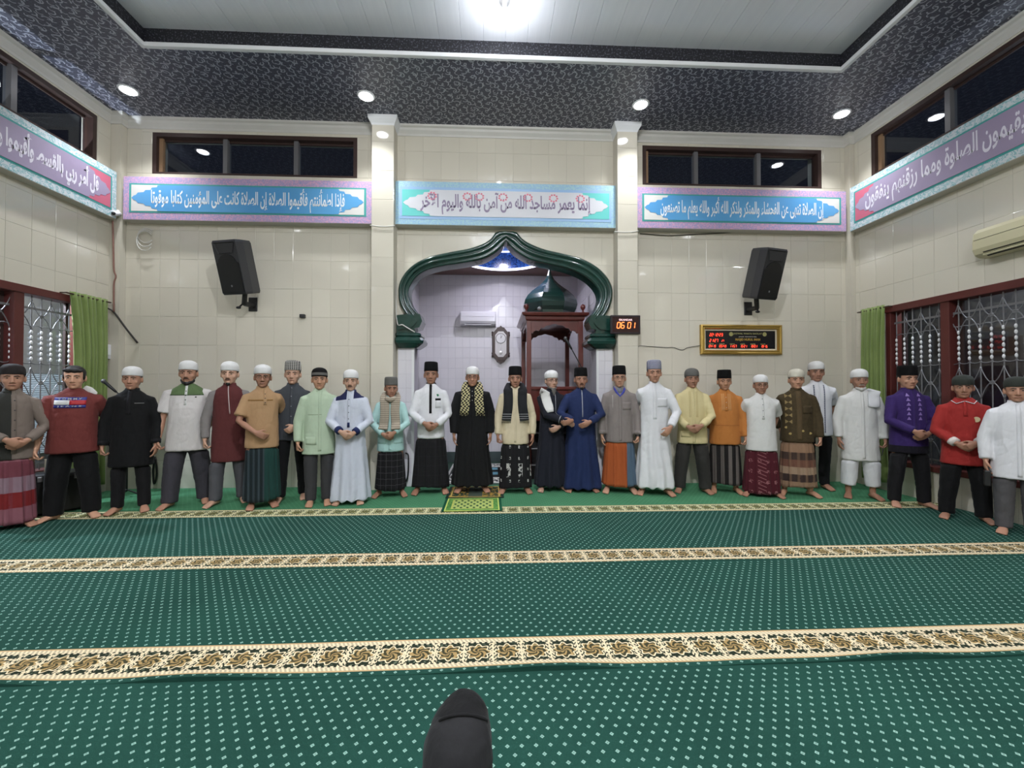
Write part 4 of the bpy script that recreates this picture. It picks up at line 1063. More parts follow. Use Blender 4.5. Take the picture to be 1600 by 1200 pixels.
# sockets, switch, cameras
q = wp(473, 494); r = empty('wall_socket', q); tag(r, 'tiny black socket on the tiles beside the black loudspeaker', 'socket')
MB().cbox((-.035, -.03, -.025), (.035, .02, .025), .005).build('body', m_black, r); MB().cbox((-.018, -.036, -.012), (.018, -.028, .012), .003).build('cover', m_dgrey, r)
r = empty('wall_switch', (XL + .006, 5.97, 1.90), PI / 2); tag(r, 'white wall switch box beside the green curtain', 'switch')
MB().cbox((-.055, -.035, -.10), (.055, 0, .10), .008).build('box', m_acw, r); MB().cbox((-.025, -.044, -.045), (.025, -.033, .045), .004).build('rocker', m_lampw, r)
def cctv(label, p, aim):
    r = empty('security_camera', p); tag(r, label, 'security camera', 'small security cameras')
    MB().lathe([(.03, 0), (.035, .01), (.02, .03), (.012, .05)], (0, 0, -.0), 12).build('mount', m_lampw, r, smooth=True)
    a = unit(aim); MB().tube([tuple(-a * .03), tuple(a * .07)], .032, 12).build('housing', m_lampw, r, smooth=True)
    MB().tube([tuple(a * .085), tuple(a * .105)], .022, 12).build('lens', m_black, r, smooth=True)
cctv('small security camera in the corner under the purple board', wp(184, 334, 5.96), (.25, -1, -.35))
cctv('small security camera in the upper corner of the niche', tuple(on_y(672, 424, 8.06)), (.5, -1, -.3))

# dark equipment case with a small carton on it, under the window behind the men
p = on_y(64, 742, 4.86); r = empty('equipment_case', (p.x, p.y + .16, 0), .9); tag(r, 'dark equipment case on the carpet below the window, between pink sarong and maroon T-shirt', 'case')
h = p.z; MB().cbox((-.24, -.16, .02), (.24, .16, h - .03), .012).build('body', m_black, r); MB().cbox((-.245, -.165, h - .035), (.245, .165, h), .010).build('lid', m_dgrey, r)
for sx in (-1, 1):
    MB().cbox((sx * .14 - .02, -.175, h - .07), (sx * .14 + .02, -.16, h - .015), .004).build('latch', m_zipm, r)
    for sy in (-1, 1): MB().cbox((sx * .2 - .02, sy * .12 - .02, 0), (sx * .2 + .02, sy * .12 + .02, .022), .004).build('foot', m_black, r)
MB().tube([(-.06, -.165, h * .55), (-.06, -.19, h * .55), (.06, -.19, h * .55), (.06, -.165, h * .55)], .008, 6).build('handle', m_zipm, r)
q = empty('carton', (p.x, p.y + .16, h), .9); tag(q, 'small cream carton with a dark mark standing on the equipment case', 'carton')
m_card = mat('cream_card', (206, 198, 172), .7)
MB().cbox((-.085, -.06, 0), (.085, .06, .15), .004).build('box', m_card, q)
MB().box((-.087, -.062, .148), (.087, .0, .152)).build('flap', m_card, q); MB().box((-.087, .003, .148), (.087, .062, .152)).build('flap', m_card, q)
MB().loft([[((.028 + .007 * math.cos(a)) * math.cos(t) , -.0615, .08 + (.028 + .007 * math.cos(a)) * math.sin(t)) for t in np.linspace(0, 2 * PI, 20, endpoint=False)] for a in np.linspace(0, 2 * PI, 5)], cap=False).build('printed_mark', m_black, q)
# clear plastic cup on the carpet by the pink sarong
p = on_z(47, 818); r = empty('plastic_cup', (p.x, p.y, .004)); tag(r, 'clear crumpled plastic cup on the carpet beside the pink sarong', 'cup')
m_cup = mat('clear_plastic', (200, 206, 206), .15, spec=.8)
MB().lathe([(.026, .0), (.030, .002), (.034, .05), (.038, .085), (.040, .09), (.037, .088), (.033, .05), (.028, .006), (.004, .005)], n=18).build('cup_wall', m_cup, r, smooth=True)
MB().lathe([(.034, .086), (.043, .088), (.043, .093), (.034, .094)], n=18).build('rim', m_cup, r, smooth=True)
# ================================================================ PEOPLE
_lin0 = lin
def lin(c): return tuple(v * .80 for v in _lin0(c))
def cloth(name, col=(200, 200, 200), fn=None, rough=.85, var=.06):
    return mat('cloth_' + name, col, rough, fn=fn, var=0 if fn else var, vscale=7, spec=.25, sheen=.03, bump=lambda: nz(22, 4, 1, 1, .55), bstr=.6, bdist=.010)
def two(colA, colB, test):
    """cloth of two colours, split where test(x, y, z) says"""
    def f():
        x, y, z = coords(); return mix(test(x, y, z), lin(colA), lin(colB))
    return f
def skin_mat(tone):
    k = 'skin_%d_%d_%d' % tone
    return mat(k, tone, .5, var=.10, vscale=14, spec=.4, gain=1.2)
m_eye = mat('eye_white', (168, 150, 138), .4); m_iris = mat('iris', (26, 18, 14), .2)
m_hair = mat('black_hair', (20, 17, 16), .6); m_hairg = mat('grey_hair', (96, 92, 88), .7); m_hairw = mat('white_hair', (200, 198, 192), .7)
m_specs = mat('bronze_rim', (96, 74, 52), .4, metal=.4)
m_nail = mat('nail', (186, 146, 126), .4)
HEAD = [(-.004, .020, .066, -.030), (.010, .036, .078, -.008), (.030, .048, .085, .030), (.055, .058, .088, .062), (.080, .066, .089, .082), (.105, .071, .089, .092),
        (.130, .0745, .092, .098), (.155, .0755, .091, .100), (.180, .070, .082, .094), (.200, .058, .064, .078), (.214, .042, .045, .058), (.222, .022, .024, .034), (.225, .006, .008, .014)]
_hz = np.array([h[0] for h in HEAD]); _hw = np.array([h[1] for h in HEAD]); _hf = np.array([h[2] for h in HEAD]); _hb = np.array([h[3] for h in HEAD])
def head_pt(z, a, off=0.0):
    """point on the head at height z (from chin) and angle a (0 = right ear, -pi/2 = face)"""
    w = float(np.interp(z, _hz, _hw)); f = float(np.interp(z, _hz, _hf)); b = float(np.interp(z, _hz, _hb))
    cy = (b - f) / 2; d = (b + f) / 2; p = 2 / 2.35
    c, s_ = math.cos(a), math.sin(a)
    return Vector(((w + off) * math.copysign(abs(c) ** p, c), cy + (d + off) * math.copysign(abs(s_) ** p, s_), z))
def ik(a, t, l1, l2, pole):
    a, t = Vector(a), Vector(t); d = t - a; L = min(d.length, (l1 + l2) * .998); u = unit(d); t = a + u * L
    k = (l1 * l1 - l2 * l2 + L * L) / (2 * L); h = math.sqrt(max(0, l1 * l1 - k * k))
    p = Vector(pole); p = unit(p - u * p.dot(u))
    return a + u * k + p * h, t
def hand(b, wr, d, n, t, curl=.5, k=1.0, spread=1.0):
    """palm with four fingers and a thumb; d = finger direction, n = palm normal (fingers curl that way), t = thumb side"""
    wr, d = Vector(wr), unit(d); n = unit(Vector(n) - d * d.dot(Vector(n))); t0 = d.cross(n); t = t0 if t0.dot(Vector(t)) > 0 else -t0
    kn = wr + d * .085 * k
    b.tube([wr, wr + d * .03 * k, wr + d * .065 * k, kn], [(.019 * k, .025 * k), (.017 * k, .034 * k), (.0155 * k, .040 * k), (.012 * k, .037 * k)], 10, hint=tuple(t))
    for off, ln in ((.029, .066), (.0098, .074), (-.0098, .068), (-.0285, .054)):
        p = kn + t * off * k * spread - d * .012 * k; ch = [p]; a = curl * .35
        for q, fr in enumerate((.46, .30, .24)):
            a += curl * (.25, .75, .55)[q]
            dd = d * math.cos(a) + n * math.sin(a) + t * off * 2.0 * (spread - .8); p = p + unit(dd) * ln * fr * 1.12 * k + (d * .004 if q == 0 else Vector()); ch.append(p)
        b.tube(ch, [.0092 * k, .0088 * k, .0080 * k, .0068 * k], 7, hint=tuple(t))
    p = wr + d * .026 * k + t * .024 * k; q = p + unit(d * .75 + t * .75 + n * .35) * .040 * k; r_ = q + unit(d * 1.0 + t * .25 + n * (.3 + curl * .3)) * .034 * k
    b.tube([p, q, r_], [.0135 * k, .0108 * k, .0078 * k], 7, hint=tuple(n))
def foot(b, x, y, yaw, sx):
    M = Matrix.Translation((x, y, 0)) @ Matrix.Rotation(yaw, 4, 'Z')
    def T(p): return tuple(M @ Vector(p))
    b.tube([T(p) for p in [(0, .050, .030), (0, .022, .040), (0, -.045, .038), (0, -.100, .026), (0, -.135, .019)]], [(.026, .026), (.032, .036), (.036, .034), (.045, .022), (.044, .015)], 12, hint=(0, 0, 1))
    b.tube([T((0, .012, .115)), T((0, .012, .06))], [.036, .034], 10)
    for i, (ox, ln, r_) in enumerate(((-.032, .038, .0130), (-.012, .034, .0098), (.006, .028, .0092), (.022, .022, .0086), (.036, .014, .0080))):
        o_ = ox * sx
        b.tube([T((o_, -.130 + .10 * max(0, ox - .01), .015)), T((o_, -.140 - ln + .10 * max(0, ox), .011))], [r_, r_ * .9], 7)

POSE = {   # wrist, finger dir, palm normal, thumb side, curl  (for the arm on the picture's left, x < 0; mirrored for the other)
    'side': ((-.225, -.045, .768), (-.02, -.10, -1), (1, .1, 0), (0, -1, -.1), .55),
    'fist': ((-.225, -.055, .768), (-.02, -.12, -1), (1, .2, 0), (0, -1, -.1), 1.5),
    'over': ((-.070, -.235, .915), (.80, -.02, -.58), (.15, .95, .12), (.5, -.1, .8), .75),
    'under': ((-.085, -.205, .895), (.86, -.05, -.50), (.1, .95, .1), (.4, -.1, .9), .55),
    'front': ((-.16, -.20, .86), (.55, -.10, -.80), (.2, .95, .1), (.6, 0, .6), .7),
}
def flipx(p): return tuple((-q[0],) + tuple(q[1:]) if isinstance(q, tuple) else q for q in p)
def wrinkle(me, amp=.005, seed=0.0, fold=None, hem=0.0):
    n = len(me.vertices); co = np.empty(n * 3); no = np.empty(n * 3)
    me.vertices.foreach_get('co', co); me.vertices.foreach_get('normal', no); co = co.reshape(n, 3); no = no.reshape(n, 3)
    d = np.empty(n)
    for i in range(n):
        x, y, z = co[i]
        v = noise.noise((x * 7 + seed, y * 7, z * 9 + seed)) * .6 + noise.noise((x * 15, y * 15 + seed, z * 19)) * .4 + noise.noise((x * 20 + seed, y * 12, z * 4.5)) * .55
        r1 = (1 - abs(noise.noise((x * 8 + seed, y * 8 + z * 2, z * 8 - x * 3)))) ** 11; r2 = (1 - abs(noise.noise((x * 10 + seed, y * 10, z * 2.0 + 3)))) ** 5
        q = amp * (v * .38 - .6 * r1 + .7 * r2 + .15)
        if fold: q += fold * max(0.0, min(1.0, (.95 - z) / .8)) * math.sin(math.atan2(y, x) * 9 + 2.2 * noise.noise((x * 2, z * 1.5, seed)))
        d[i] = q
    co += no * d[:, None]; me.vertices.foreach_set('co', co.ravel()); me.update()
def ring(z, w, f, b, n=28, cy=.008, ex=2.2):
    p = 2 / ex; out = []
    for k in range(n):
        a = 2 * PI * k / n; c, s_ = math.cos(a), math.sin(a)
        out.append((w * math.copysign(abs(c) ** p, c), cy + (b if s_ > 0 else f) * math.copysign(abs(s_) ** p, s_), z))
    return out
class Person: pass
def make_person(px, ytop, yfoot, label, skin, cap=None, top=None, bottom=None, arms=('over', 'under'), build=1.0, belly=0.0, turn=None, head=(0, 0), hair=m_hair, face='', feet=(.105, .0, .22), extra=None, stride=(0, 0), deep=0.0):
    P = Person(); P.top = top; g = on_z(px, yfoot); g = Vector((g.x, g.y + deep, 0))
    caph = {None: .012, 'peci': .048, 'round': .022, 'flat': .040, 'knit': .026}[cap[0] if cap else None]
    zt = CAMZ + (on_y(px, ytop, g.y).z - CAMZ)
    S_ = zt / (1.6555 + caph * 1.1)
    r = empty('person', tuple(g)); P.root = r; tag(r, label, 'person', 'people standing in a row along the walls')
    r.scale = (S_, S_, S_)
    if turn is None: turn = -math.atan2(g.x, g.y) * .62
    r.rotation_euler.z = turn
    seed = px * .37
    sm = skin_mat(skin)
    # ---------- one continuous body
    b = MB()
    b.loft([ring(z, w * min(1, build), f, bk, 16) for z, w, f, bk in [(.82, .11, .080, .080), (.95, .12, .085, .085), (1.12, .12, .080, .080), (1.26, .125, .075, .08), (1.30, .105, .060, .065), (1.345, .058, .048, .052)]])
    HM = Matrix.Translation((0, .010, 1.408)) @ Matrix.Rotation(head[0], 4, 'Z') @ Matrix.Rotation(head[1], 4, 'X') @ Matrix.Scale(1.10, 4); P.HM = HM
    b.tube([(0, .022, 1.32), (0, .020, 1.39), tuple(HM @ Vector((0, .012, .05)))], [.062, .054, .054], 14)
    hb = MB()
    hb.loft([[tuple(head_pt(z, 2 * PI * k / 24)) for k in range(24)] for z in _hz])
    hb.tube([(0, -.086, .124), (0, -.100, .088), (0, -.106, .073)], [.0085, .0115, .0135], 8)
    for sx in (-1, 1):
        hb.ell((sx * .0135, -.095, .068), (.0085, .011, .008)); hb.ell((sx * .031, -.083, .128), (.023, .010, .007))
        hb.ell((sx * .043, -.060, .080), (.020, .022, .022)); hb.ell((sx * .0785, .010, .100), (.009, .019, .033), Matrix.Rotation(sx * .35, 3, 'Z').to_4x4())
    hb.ell((0, -.084, .040), (.024, .010, .014)); hb.ell((0, -.077, .014), (.020, .014, .014))
    b.add(hb.v, hb.f, 0, HM)
    A = []
    for i, sx in ((0, -1), (1, 1)):
        ps = arms[i]; ps = POSE[ps] if isinstance(ps, str) else ps
        if isinstance(arms[i], str) and sx > 0: ps = flipx(ps)
        w, d, n_, t_, cu = ps[:5]; pole = ps[5] if len(ps) > 5 else (sx * 1.0, .55, -.25)
        w = (w[0] * (1 + (build - 1) * .8), w[1] - belly * .8 - (build - 1) * .10, w[2])
        sh = (sx * .152 * build, .005, 1.288)
        el, wr = ik(sh, w, .285, .250, pole)
        b.tube([(sx * .09, .01, 1.292), sh, tuple((Vector(sh) + el) / 2), tuple(el), tuple(el.lerp(wr, .35)), tuple(wr)], [.042, .043, .040, .035, .036, .0255], 10, hint=(.2, 1, .3))
        hand(b, wr, d, n_, t_, cu, 1.06); A.append((Vector(sh), el, wr, unit(d)))
    P.arms = A
    fx, fy, fyaw = feet
    for sx, st in ((-1, stride[0]), (1, stride[1])):
        b.tube([(sx * .085, .0, .90), (sx * .095, .0, .75), (sx * (.095 + fx) / 2, st * .5, .46), (sx * fx, st + .012, .10)], [.075, .072, .050, .034], 10)
        foot(b, sx * fx, st + fy, sx * fyaw, sx)
    me = fused(b, .0068, 2, .22, 'body', .5); me.materials.append(sm)
    link_mesh('body', me, r)
    # ---------- face
    for sx in (-1, 1):
        q = MB(); q.ell((sx * .031, -.0835, .1085), (.0125, .0062, .0046), n=12, m=8); q.ell((sx * .031, -.0880, .1088), (.0066, .0034, .0048), n=10, m=6, mi=1)
        q.v = [tuple(HM @ Vector(p)) for p in q.v]; q.build('eye', [m_eye, m_iris], r, smooth=True)
        q = MB(); q.tube([tuple(HM @ Vector(p)) for p in [(sx * .012, -.0945, .1255), (sx * .030, -.0945, .1315), (sx * .050, -.083, .1265)]], [(.0035, .0045), (.0035, .0055), (.002, .003)], 6, hint=(0, 0, 1)); q.build('eyebrow', m_hair if hair is not m_hairw else m_hairg, r, smooth=True)
    q = MB(); q.tube([tuple(HM @ Vector(p)) for p in [(-.024, -.0865, .0405), (-.010, -.0945, .0425), (0, -.0955, .041), (.010, -.0945, .0425), (.024, -.0865, .0405)]], [(.003, .003), (.0045, .0065), (.0045, .006), (.0045, .0065), (.003, .003)], 7, hint=(0, 1, 0))
    tone = tuple(int(c * f) for c, f in zip(skin, (.86, .72, .72))); q.build('lips', mat('lips_%d' % tone[0], tone, .45), r, smooth=True)
    if 'm' in face:
        q = MB()
        for sx in (-1, 1): q.tube([tuple(HM @ Vector(p)) for p in [(sx * .002, -.099, .0535), (sx * .016, -.0955, .052), (sx * .028, -.086, .043)]], [(.0035, .0045), (.0035, .0045), (.0015, .002)], 6, hint=(0, 1, 0))
        q.build('moustache', hair, r, smooth=True)
    if 'b' in face or 'g' in face:
        q = MB(); bm_ = hair if 'w' not in face else (m_hairg if 'L' in face else m_hairw)
        q.ell((0, -.077, .004), (.021, .018, .021), n=12, m=8)
        if 'W' in face:
            q.ell((0, -.074, .000), (.028, .020, .024), n=12, m=8)
            for sx in (-1, 1):
                q.ell((sx * .024, -.066, .010), (.018, .019, .018), n=10, m=8); q.ell((sx * .040, -.048, .016), (.014, .020, .015), n=10, m=8)
                if 'w' not in face or 'L' in face: q.ell((sx * .053, -.026, .032), (.012, .020, .018), n=10, m=8)
        if 'L' in face: q.ell((0, -.080, -.020), (.030, .020, .034), n=12, m=8); q.ell((0, -.084, -.050), (.020, .014, .034), n=12, m=8)
        q.v = [tuple(HM @ Vector(p)) for p in q.v]; me = fused(q, .006, 1, .7, 'beard'); me.materials.append(bm_); link_mesh('beard', me, r)
    if 's' in face:
        q = MB()
        for sx in (-1, 1): q.tube([tuple(HM @ Vector((sx * .032 + .0225 * math.cos(a), -.1025, .107 + .0165 * math.sin(a)))) for a in np.linspace(0, 2 * PI, 17)], .0017, 5, rnd=False); q.tube([tuple(HM @ Vector((sx * .054, -.100, .111))), tuple(HM @ Vector((sx * .080, .0, .113)))], .0016, 5)
        q.tube([tuple(HM @ Vector((-.010, -.1035, .110))), tuple(HM @ Vector((.010, -.1035, .110)))], .0022, 5)
        q.build('glasses', m_black if 'S' in face else m_specs, r)
    # ---------- hair and cap
    if cap is None:
        q = MB(); q.ell((0, .014, .150), (.083, .104, .083), n=20, m=14); q.ell((0, .045, .105), (.079, .066, .070), n=16, m=10)
        for sx in (-1, 1): q.ell((sx * .066, -.018, .125), (.016, .030, .040), n=10, m=8)
        for k in range(9): a_ = -1.1 + k * .275; q.ell((.062 * math.sin(a_), -.074 - .014 * math.cos(a_), .180 + .006 * math.sin(k * 2.3)), (.020, .016, .016), n=8, m=6)
        q.v = [tuple(HM @ Vector(p)) for p in q.v]; me = fused(q, .008, 2, .6, 'hair'); me.materials.append(hair); link_mesh('hair', me, r)
    elif hair is not None:
        q = MB(); nz_, na = 16, 40; low = .06
        bald = cap is not None
        P_ = []; F_ = []
        zs = np.linspace(.035, .222, nz_)
        for z in zs:
            for k in range(na): P_.append(HM @ head_pt(float(z), 2 * PI * k / na, .004 + (.014 if not bald else 0) * max(0, min(1, (z - (.152 if math.sin(2 * PI * k / na) < -.45 else .09)) / .05))))
        def ok(z, k):
            a = 2 * PI * k / na; y = math.sin(a)
            if y > -.10: return z > .045 + .05 * max(0, 1 - (y + .1) / .35) if abs(y) > .22 else z > .118
            if y > -.45: return z > .105 if not bald else z > .112
            return z > (.172 if bald else .158 + .010 * math.sin(a * 5))
        for j in range(nz_ - 1):
            for k in range(na):
                if ok(zs[j], k) and ok(zs[j], (k + 1) % na): F_.append((j * na + k, j * na + (k + 1) % na, (j + 1) * na + (k + 1) % na, (j + 1) * na + k))
        q.add([tuple(p) for p in P_], F_); me = q.mesh('hair', hair, True, recalc=False)
        bm = bmesh.new(); bm.from_mesh(me); bmesh.ops.delete(bm, geom=[v for v in bm.verts if not v.link_faces], context='VERTS'); bm.to_mesh(me); bm.free()
        link_mesh('hair', me, r)
    if cap:
        kind, cm = cap[0], cap[1]; tilt = cap[2] if len(cap) > 2 else -.06
        CM = HM @ Matrix.Translation((0, .004, .152)) @ Matrix.Rotation(tilt, 4, 'X')
        pr = {'peci': [(-.004, 1.055), (.0, 1.07), (.03, 1.055), (.075, 1.03), (.098, 1.005), (.106, .95), (.103, .75), (.092, .25), (.090, .02)],
              'flat': [(-.004, 1.06), (.0, 1.075), (.03, 1.065), (.075, 1.04), (.095, 1.00), (.104, .90), (.106, .5), (.106, .02)],
              'round': [(-.012, 1.065), (-.008, 1.085), (.020, 1.08), (.045, 1.05), (.066, .93), (.080, .74), (.090, .45), (.094, .15), (.0945, .02)],
              'knit': [(-.012, 1.065), (-.008, 1.09), (.022, 1.085), (.050, 1.07), (.054, 1.02), (.074, .90), (.088, .62), (.096, .25), (.098, .02)]}[kind]
        rg = []
        for z, s_ in pr: rg.append([tuple(CM @ Vector((.0775 * s_ * math.cos(2 * PI * k / 32), -.002 + .098 * s_ * math.sin(2 * PI * k / 32), z))) for k in range(32)])
        q = MB().loft(rg, cap=True); q.build('cap', cm, r, smooth=True)
        if len(cap) > 3:
            rg = [[tuple(CM @ Vector(((.0775 * s_ + .0015) * math.cos(2 * PI * k / 32), -.002 + (.098 * s_ + .0015) * math.sin(2 * PI * k / 32), z))) for k in range(32)] for z, s_ in ((.0, 1.08), (.030, 1.075))]
            MB().loft(rg, cap=False).build('cap_band', cap[3], r, smooth=True)
    # ---------- upper garment
    tp = dict(hem=.66, hw=.19, mat=None, sleeve='long', robe=False, collar=True, sl_mat=None, loose=1.0, wr=.006); tp.update(top)
    hem = tp['hem']; lo = 1.0
    ks = [(1.412, .056, .060, .054), (1.390, .073, .065, .062), (1.367, .103, .074, .071), (1.340, .132, .086, .081), (1.31, .152, .097, .089), (1.275, .163, .107, .095), (1.21, .170, .115 + belly * .2, .100), (1.12, .166, .119 + belly * .75, .100), (1.0, .165, .122 + belly, .103), (.88, .171, .126 + belly * .85, .110)]
    if tp['robe']: ks += [(.70, .182, .135 + belly * .5, .120), (.40, .210, .158, .140), (.05, .245, .185, .165)]
    else: ks += [(.60, tp['hw'] * .94, .136 + belly * .6, .122), (.30, tp['hw'] * .94 + .008, .140, .130)]
    kz = np.array([k[0] for k in ks])[::-1]; kw = np.array([k[1] for k in ks])[::-1]; kf = np.array([k[2] for k in ks])[::-1]; kb = np.array([k[3] for k in ks])[::-1]
    zs = np.r_[np.arange(hem, 1.335, .035), [1.335, 1.36, 1.387, 1.412]]
    s_ = MB()
    def wdt(z): return float(np.interp(z, kz, kw)) * (1 + (build - 1) * max(0, min(1, (1.44 - z) / .08))) * (1 + (tp['loose'] - 1) * max(0, min(1, (1.25 - z) / .3)))
    s_.loft([ring(z, wdt(z), float(np.interp(z, kz, kf)) * (1 + (build - 1) * .6), float(np.interp(z, kz, kb)) * (1 + (build - 1) * .5)) for z in zs])
    sl = MB()
    for i, sx in ((0, -1), (1, 1)):
        sh, el, wr, d = A[i]
        w_ = tp.get('sw', 1.0)
        inn = (sx * .085 * build, .008, 1.304)
        q = s_ if tp['sl_mat'] is None else MB()
        if tp['sleeve'] == 'long':
            e2 = wr - unit(wr - el) * .012
            q.tube([inn, tuple(sh + Vector((0, 0, -.008))), tuple(sh.lerp(el, .5)), tuple(el), tuple(el.lerp(e2, .5)), tuple(e2)], [.052, .060 * w_, .058 * w_, .053 * w_, .048 * w_, .042 * w_], 14, hint=(.2, 1, .3), rnd=False)
        else:
            e2 = sh.lerp(el, .80)
            q.tube([inn, tuple(sh + Vector((0, 0, -.008))), tuple(sh.lerp(el, .45)), tuple(e2)], [.052, .062 * w_, .064 * w_, .068 * w_], 14, hint=(.2, 1, .3), rnd=False)
        if tp['sl_mat'] is not None:
            me = fused(q, .011, 3, 1, 'sleeve'); wrinkle(me, .006, seed + i); me.materials.append(tp['sl_mat']); link_mesh('sleeve', me, r)
    name = 'robe' if tp['robe'] else tp.get('name', 'shirt')
    me = fused(s_, .0115, 4, 1, name); wrinkle(me, tp['wr'], seed, .016 if tp['robe'] else None, hem); me.materials.append(tp['mat'])
    P.shirt = link_mesh(name, me, r)
    vs = [v.co.copy() for v in me.vertices]; P.bvh = BVHTree.FromPolygons(vs, [p.vertices[:] for p in me.polygons])
    if tp['collar']:
        cm = tp.get('c_mat') or tp['mat']; q = MB()
        q.loft([[(w * math.cos(a), .014 + w * .98 * math.sin(a) - y, z) for a in np.linspace(-PI / 2 + .16, PI * 1.5 - .16, 27)] for z, w, y in ((1.378, .080, 0), (1.398, .068, .0), (1.424, .063, -.002), (1.424, .059, -.002))], cap=False, closed=False)
        o = q.build('collar', cm, P.shirt, smooth=True); so = o.modifiers.new('t', 'SOLIDIFY'); so.thickness = .004
    # ---------- lower garment
    if bottom:
        bt = dict(kind='trousers', hem=.05, mat=None, wide=1.0); bt.update(bottom)
        q = MB(); zu = max(hem + .10, .80)
        if bt['kind'] == 'trousers':
            w = bt['wide'] * (1 + (build - 1) * .8)
            q.loft([ring(z, a * (1 + (build - 1)), f, k) for z, a, f, k in [(.76, .150, .100, .095), (.86, .148, .100, .095), (max(zu, .95), .135, .09, .085)]])
            for sx, st in ((-1, stride[0]), (1, stride[1])):
                q.tube([(sx * .085, 0, .86), (sx * .092, 0, .72), (sx * ((.095 + fx) / 2), st * .5 - .006, .46), (sx * (fx * .96), st * .85 + .008, .22), (sx * fx, st + .008, bt['hem'])], [(.076 * w, .096), (.080 * w, .096), (.072 * w, .078 * w), (.064 * w, .070 * w), (.060 * w, .068 * w)], 16, rnd=False)
            me = fused(q, .012, 3, 1, 'trousers'); wrinkle(me, .006, seed + 9)
            co = np.empty(len(me.vertices) * 3); me.vertices.foreach_get('co', co); co = co.reshape(-1, 3)
            k = 1 - .17 * np.clip((co[:, 2] - hem + .035) / .05, 0, 1); co[:, 0] *= k; co[:, 1] *= k; me.vertices.foreach_set('co', co.ravel()); me.update()
            me.materials.append(bt['mat']); P.low = link_mesh('trousers', me, r)
        else:
            zs = np.arange(bt['hem'], zu + .04, .03); rg = []
            for z in zs:
                u = (z - bt['hem']) / (zu - bt['hem']); n = 110; pts = []; tuck = max(0.0, min(1.0, (z - hem + .03) / .04))
                w, f_, b_ = (max(.190, fx + .048) - (max(.190, fx + .048) - .160) * u) * bt['wide'] * (1 + (build - 1)) * (1 - .16 * tuck), (.150 - .030 * u) * (1 - .20 * tuck), (.135 - .028 * u) * (1 - .18 * tuck)
                for k, p in enumerate(ring(z, w, f_, b_, n)):
                    a = 2 * PI * k / n
                    dd = (.010 * math.sin(a * 13 + seed + 1.2 * math.sin(z * 3)) + .006 * math.sin(a * 23 + seed * 2 + z * 3)) * (1 - .55 * u) * (1 - tuck)
                    dd += .016 * math.exp(-((a - 1.5 * PI - .25) / .16) ** 2) * (1 - .3 * u) * (1 - tuck)
                    v = Vector((p[0], p[1], 0)); m_ = 1 + dd / max(.05, v.length); pts.append((p[0] * m_, p[1] * m_, z + (.012 * math.cos(a * 2 + seed) if z < bt['hem'] + .01 else 0)))
                rg.append(pts)
            P.low = q.loft(rg).build('sarong', bt['mat'], r, smooth=True)
    if extra: extra(P)
    return P

# ---------- things sewn on or worn over: laid on the cloth by casting rays at it
def front(P, x, z, out=.003):
    h = P.bvh.ray_cast(Vector((x, -1.2, z)), Vector((0, 1, 0)))
    return (h[0].y if h[0] is not None else -.10) - out
def patch(P, name, x0, x1, z0, z1, m, out=.004, th=.004, parent=None, nx=None, ny=None, skew=0.0):
    nx = nx or max(1, int(abs(x1 - x0) / .02)); ny = ny or max(1, int(abs(z1 - z0) / .025)); A_ = []
    for j in range(ny + 1):
        for i in range(nx + 1):
            z = z0 + (z1 - z0) * j / ny; x = x0 + (x1 - x0) * i / nx + skew * (1 - j / ny); A_.append((x, front(P, x, z, out), z))
    F = [(j * (nx + 1) + i, j * (nx + 1) + i + 1, (j + 1) * (nx + 1) + i + 1, (j + 1) * (nx + 1) + i) for j in range(ny) for i in range(nx)]
    n = len(A_); rim = [i for i in range(nx + 1)] + [j * (nx + 1) + nx for j in range(1, ny + 1)] + [ny * (nx + 1) + i for i in range(nx - 1, -1, -1)] + [j * (nx + 1) for j in range(ny - 1, 0, -1)]
    q = MB(); q.add(A_ + [(x, y + th + out, z) for x, y, z in A_], F + [tuple(i + n for i in reversed(f)) for f in F] + [(rim[k], rim[(k + 1) % len(rim)], rim[(k + 1) % len(rim)] + n, rim[k] + n) for k in range(len(rim))])
    return q.build(name, m, parent or P.shirt, smooth=True)
def buttons(P, zs, m, x=0.0, rad=.0065):
    for z in zs:
        y = front(P, x, z, .005); MB().ell((x, y, z), (rad, .003, rad), n=8, m=5).build('button', m, P.shirt, smooth=True)
def placket(P, z0, z1, m, x=0.0, w=.018): return patch(P, 'placket', x - w, x + w, z0, z1, m, .004)
def pocket(P, x, z, m, w=.055, h=.07): return patch(P, 'pocket', x - w, x + w, z - h, z + h * .6, m, .0035)
def cuffs(P, m, wide=1.0, which=(0, 1)):
    for i in which:
        sh, el, wr, d = P.arms[i]; u = unit(wr - el); e2 = wr - u * .012
        MB().tube([tuple(e2 - u * .045), tuple(e2 + u * .004)], [.047 * wide, .0455 * wide], 14, hint=(.2, 1, .3), rnd=False).build('cuff', m, P.shirt, smooth=True)
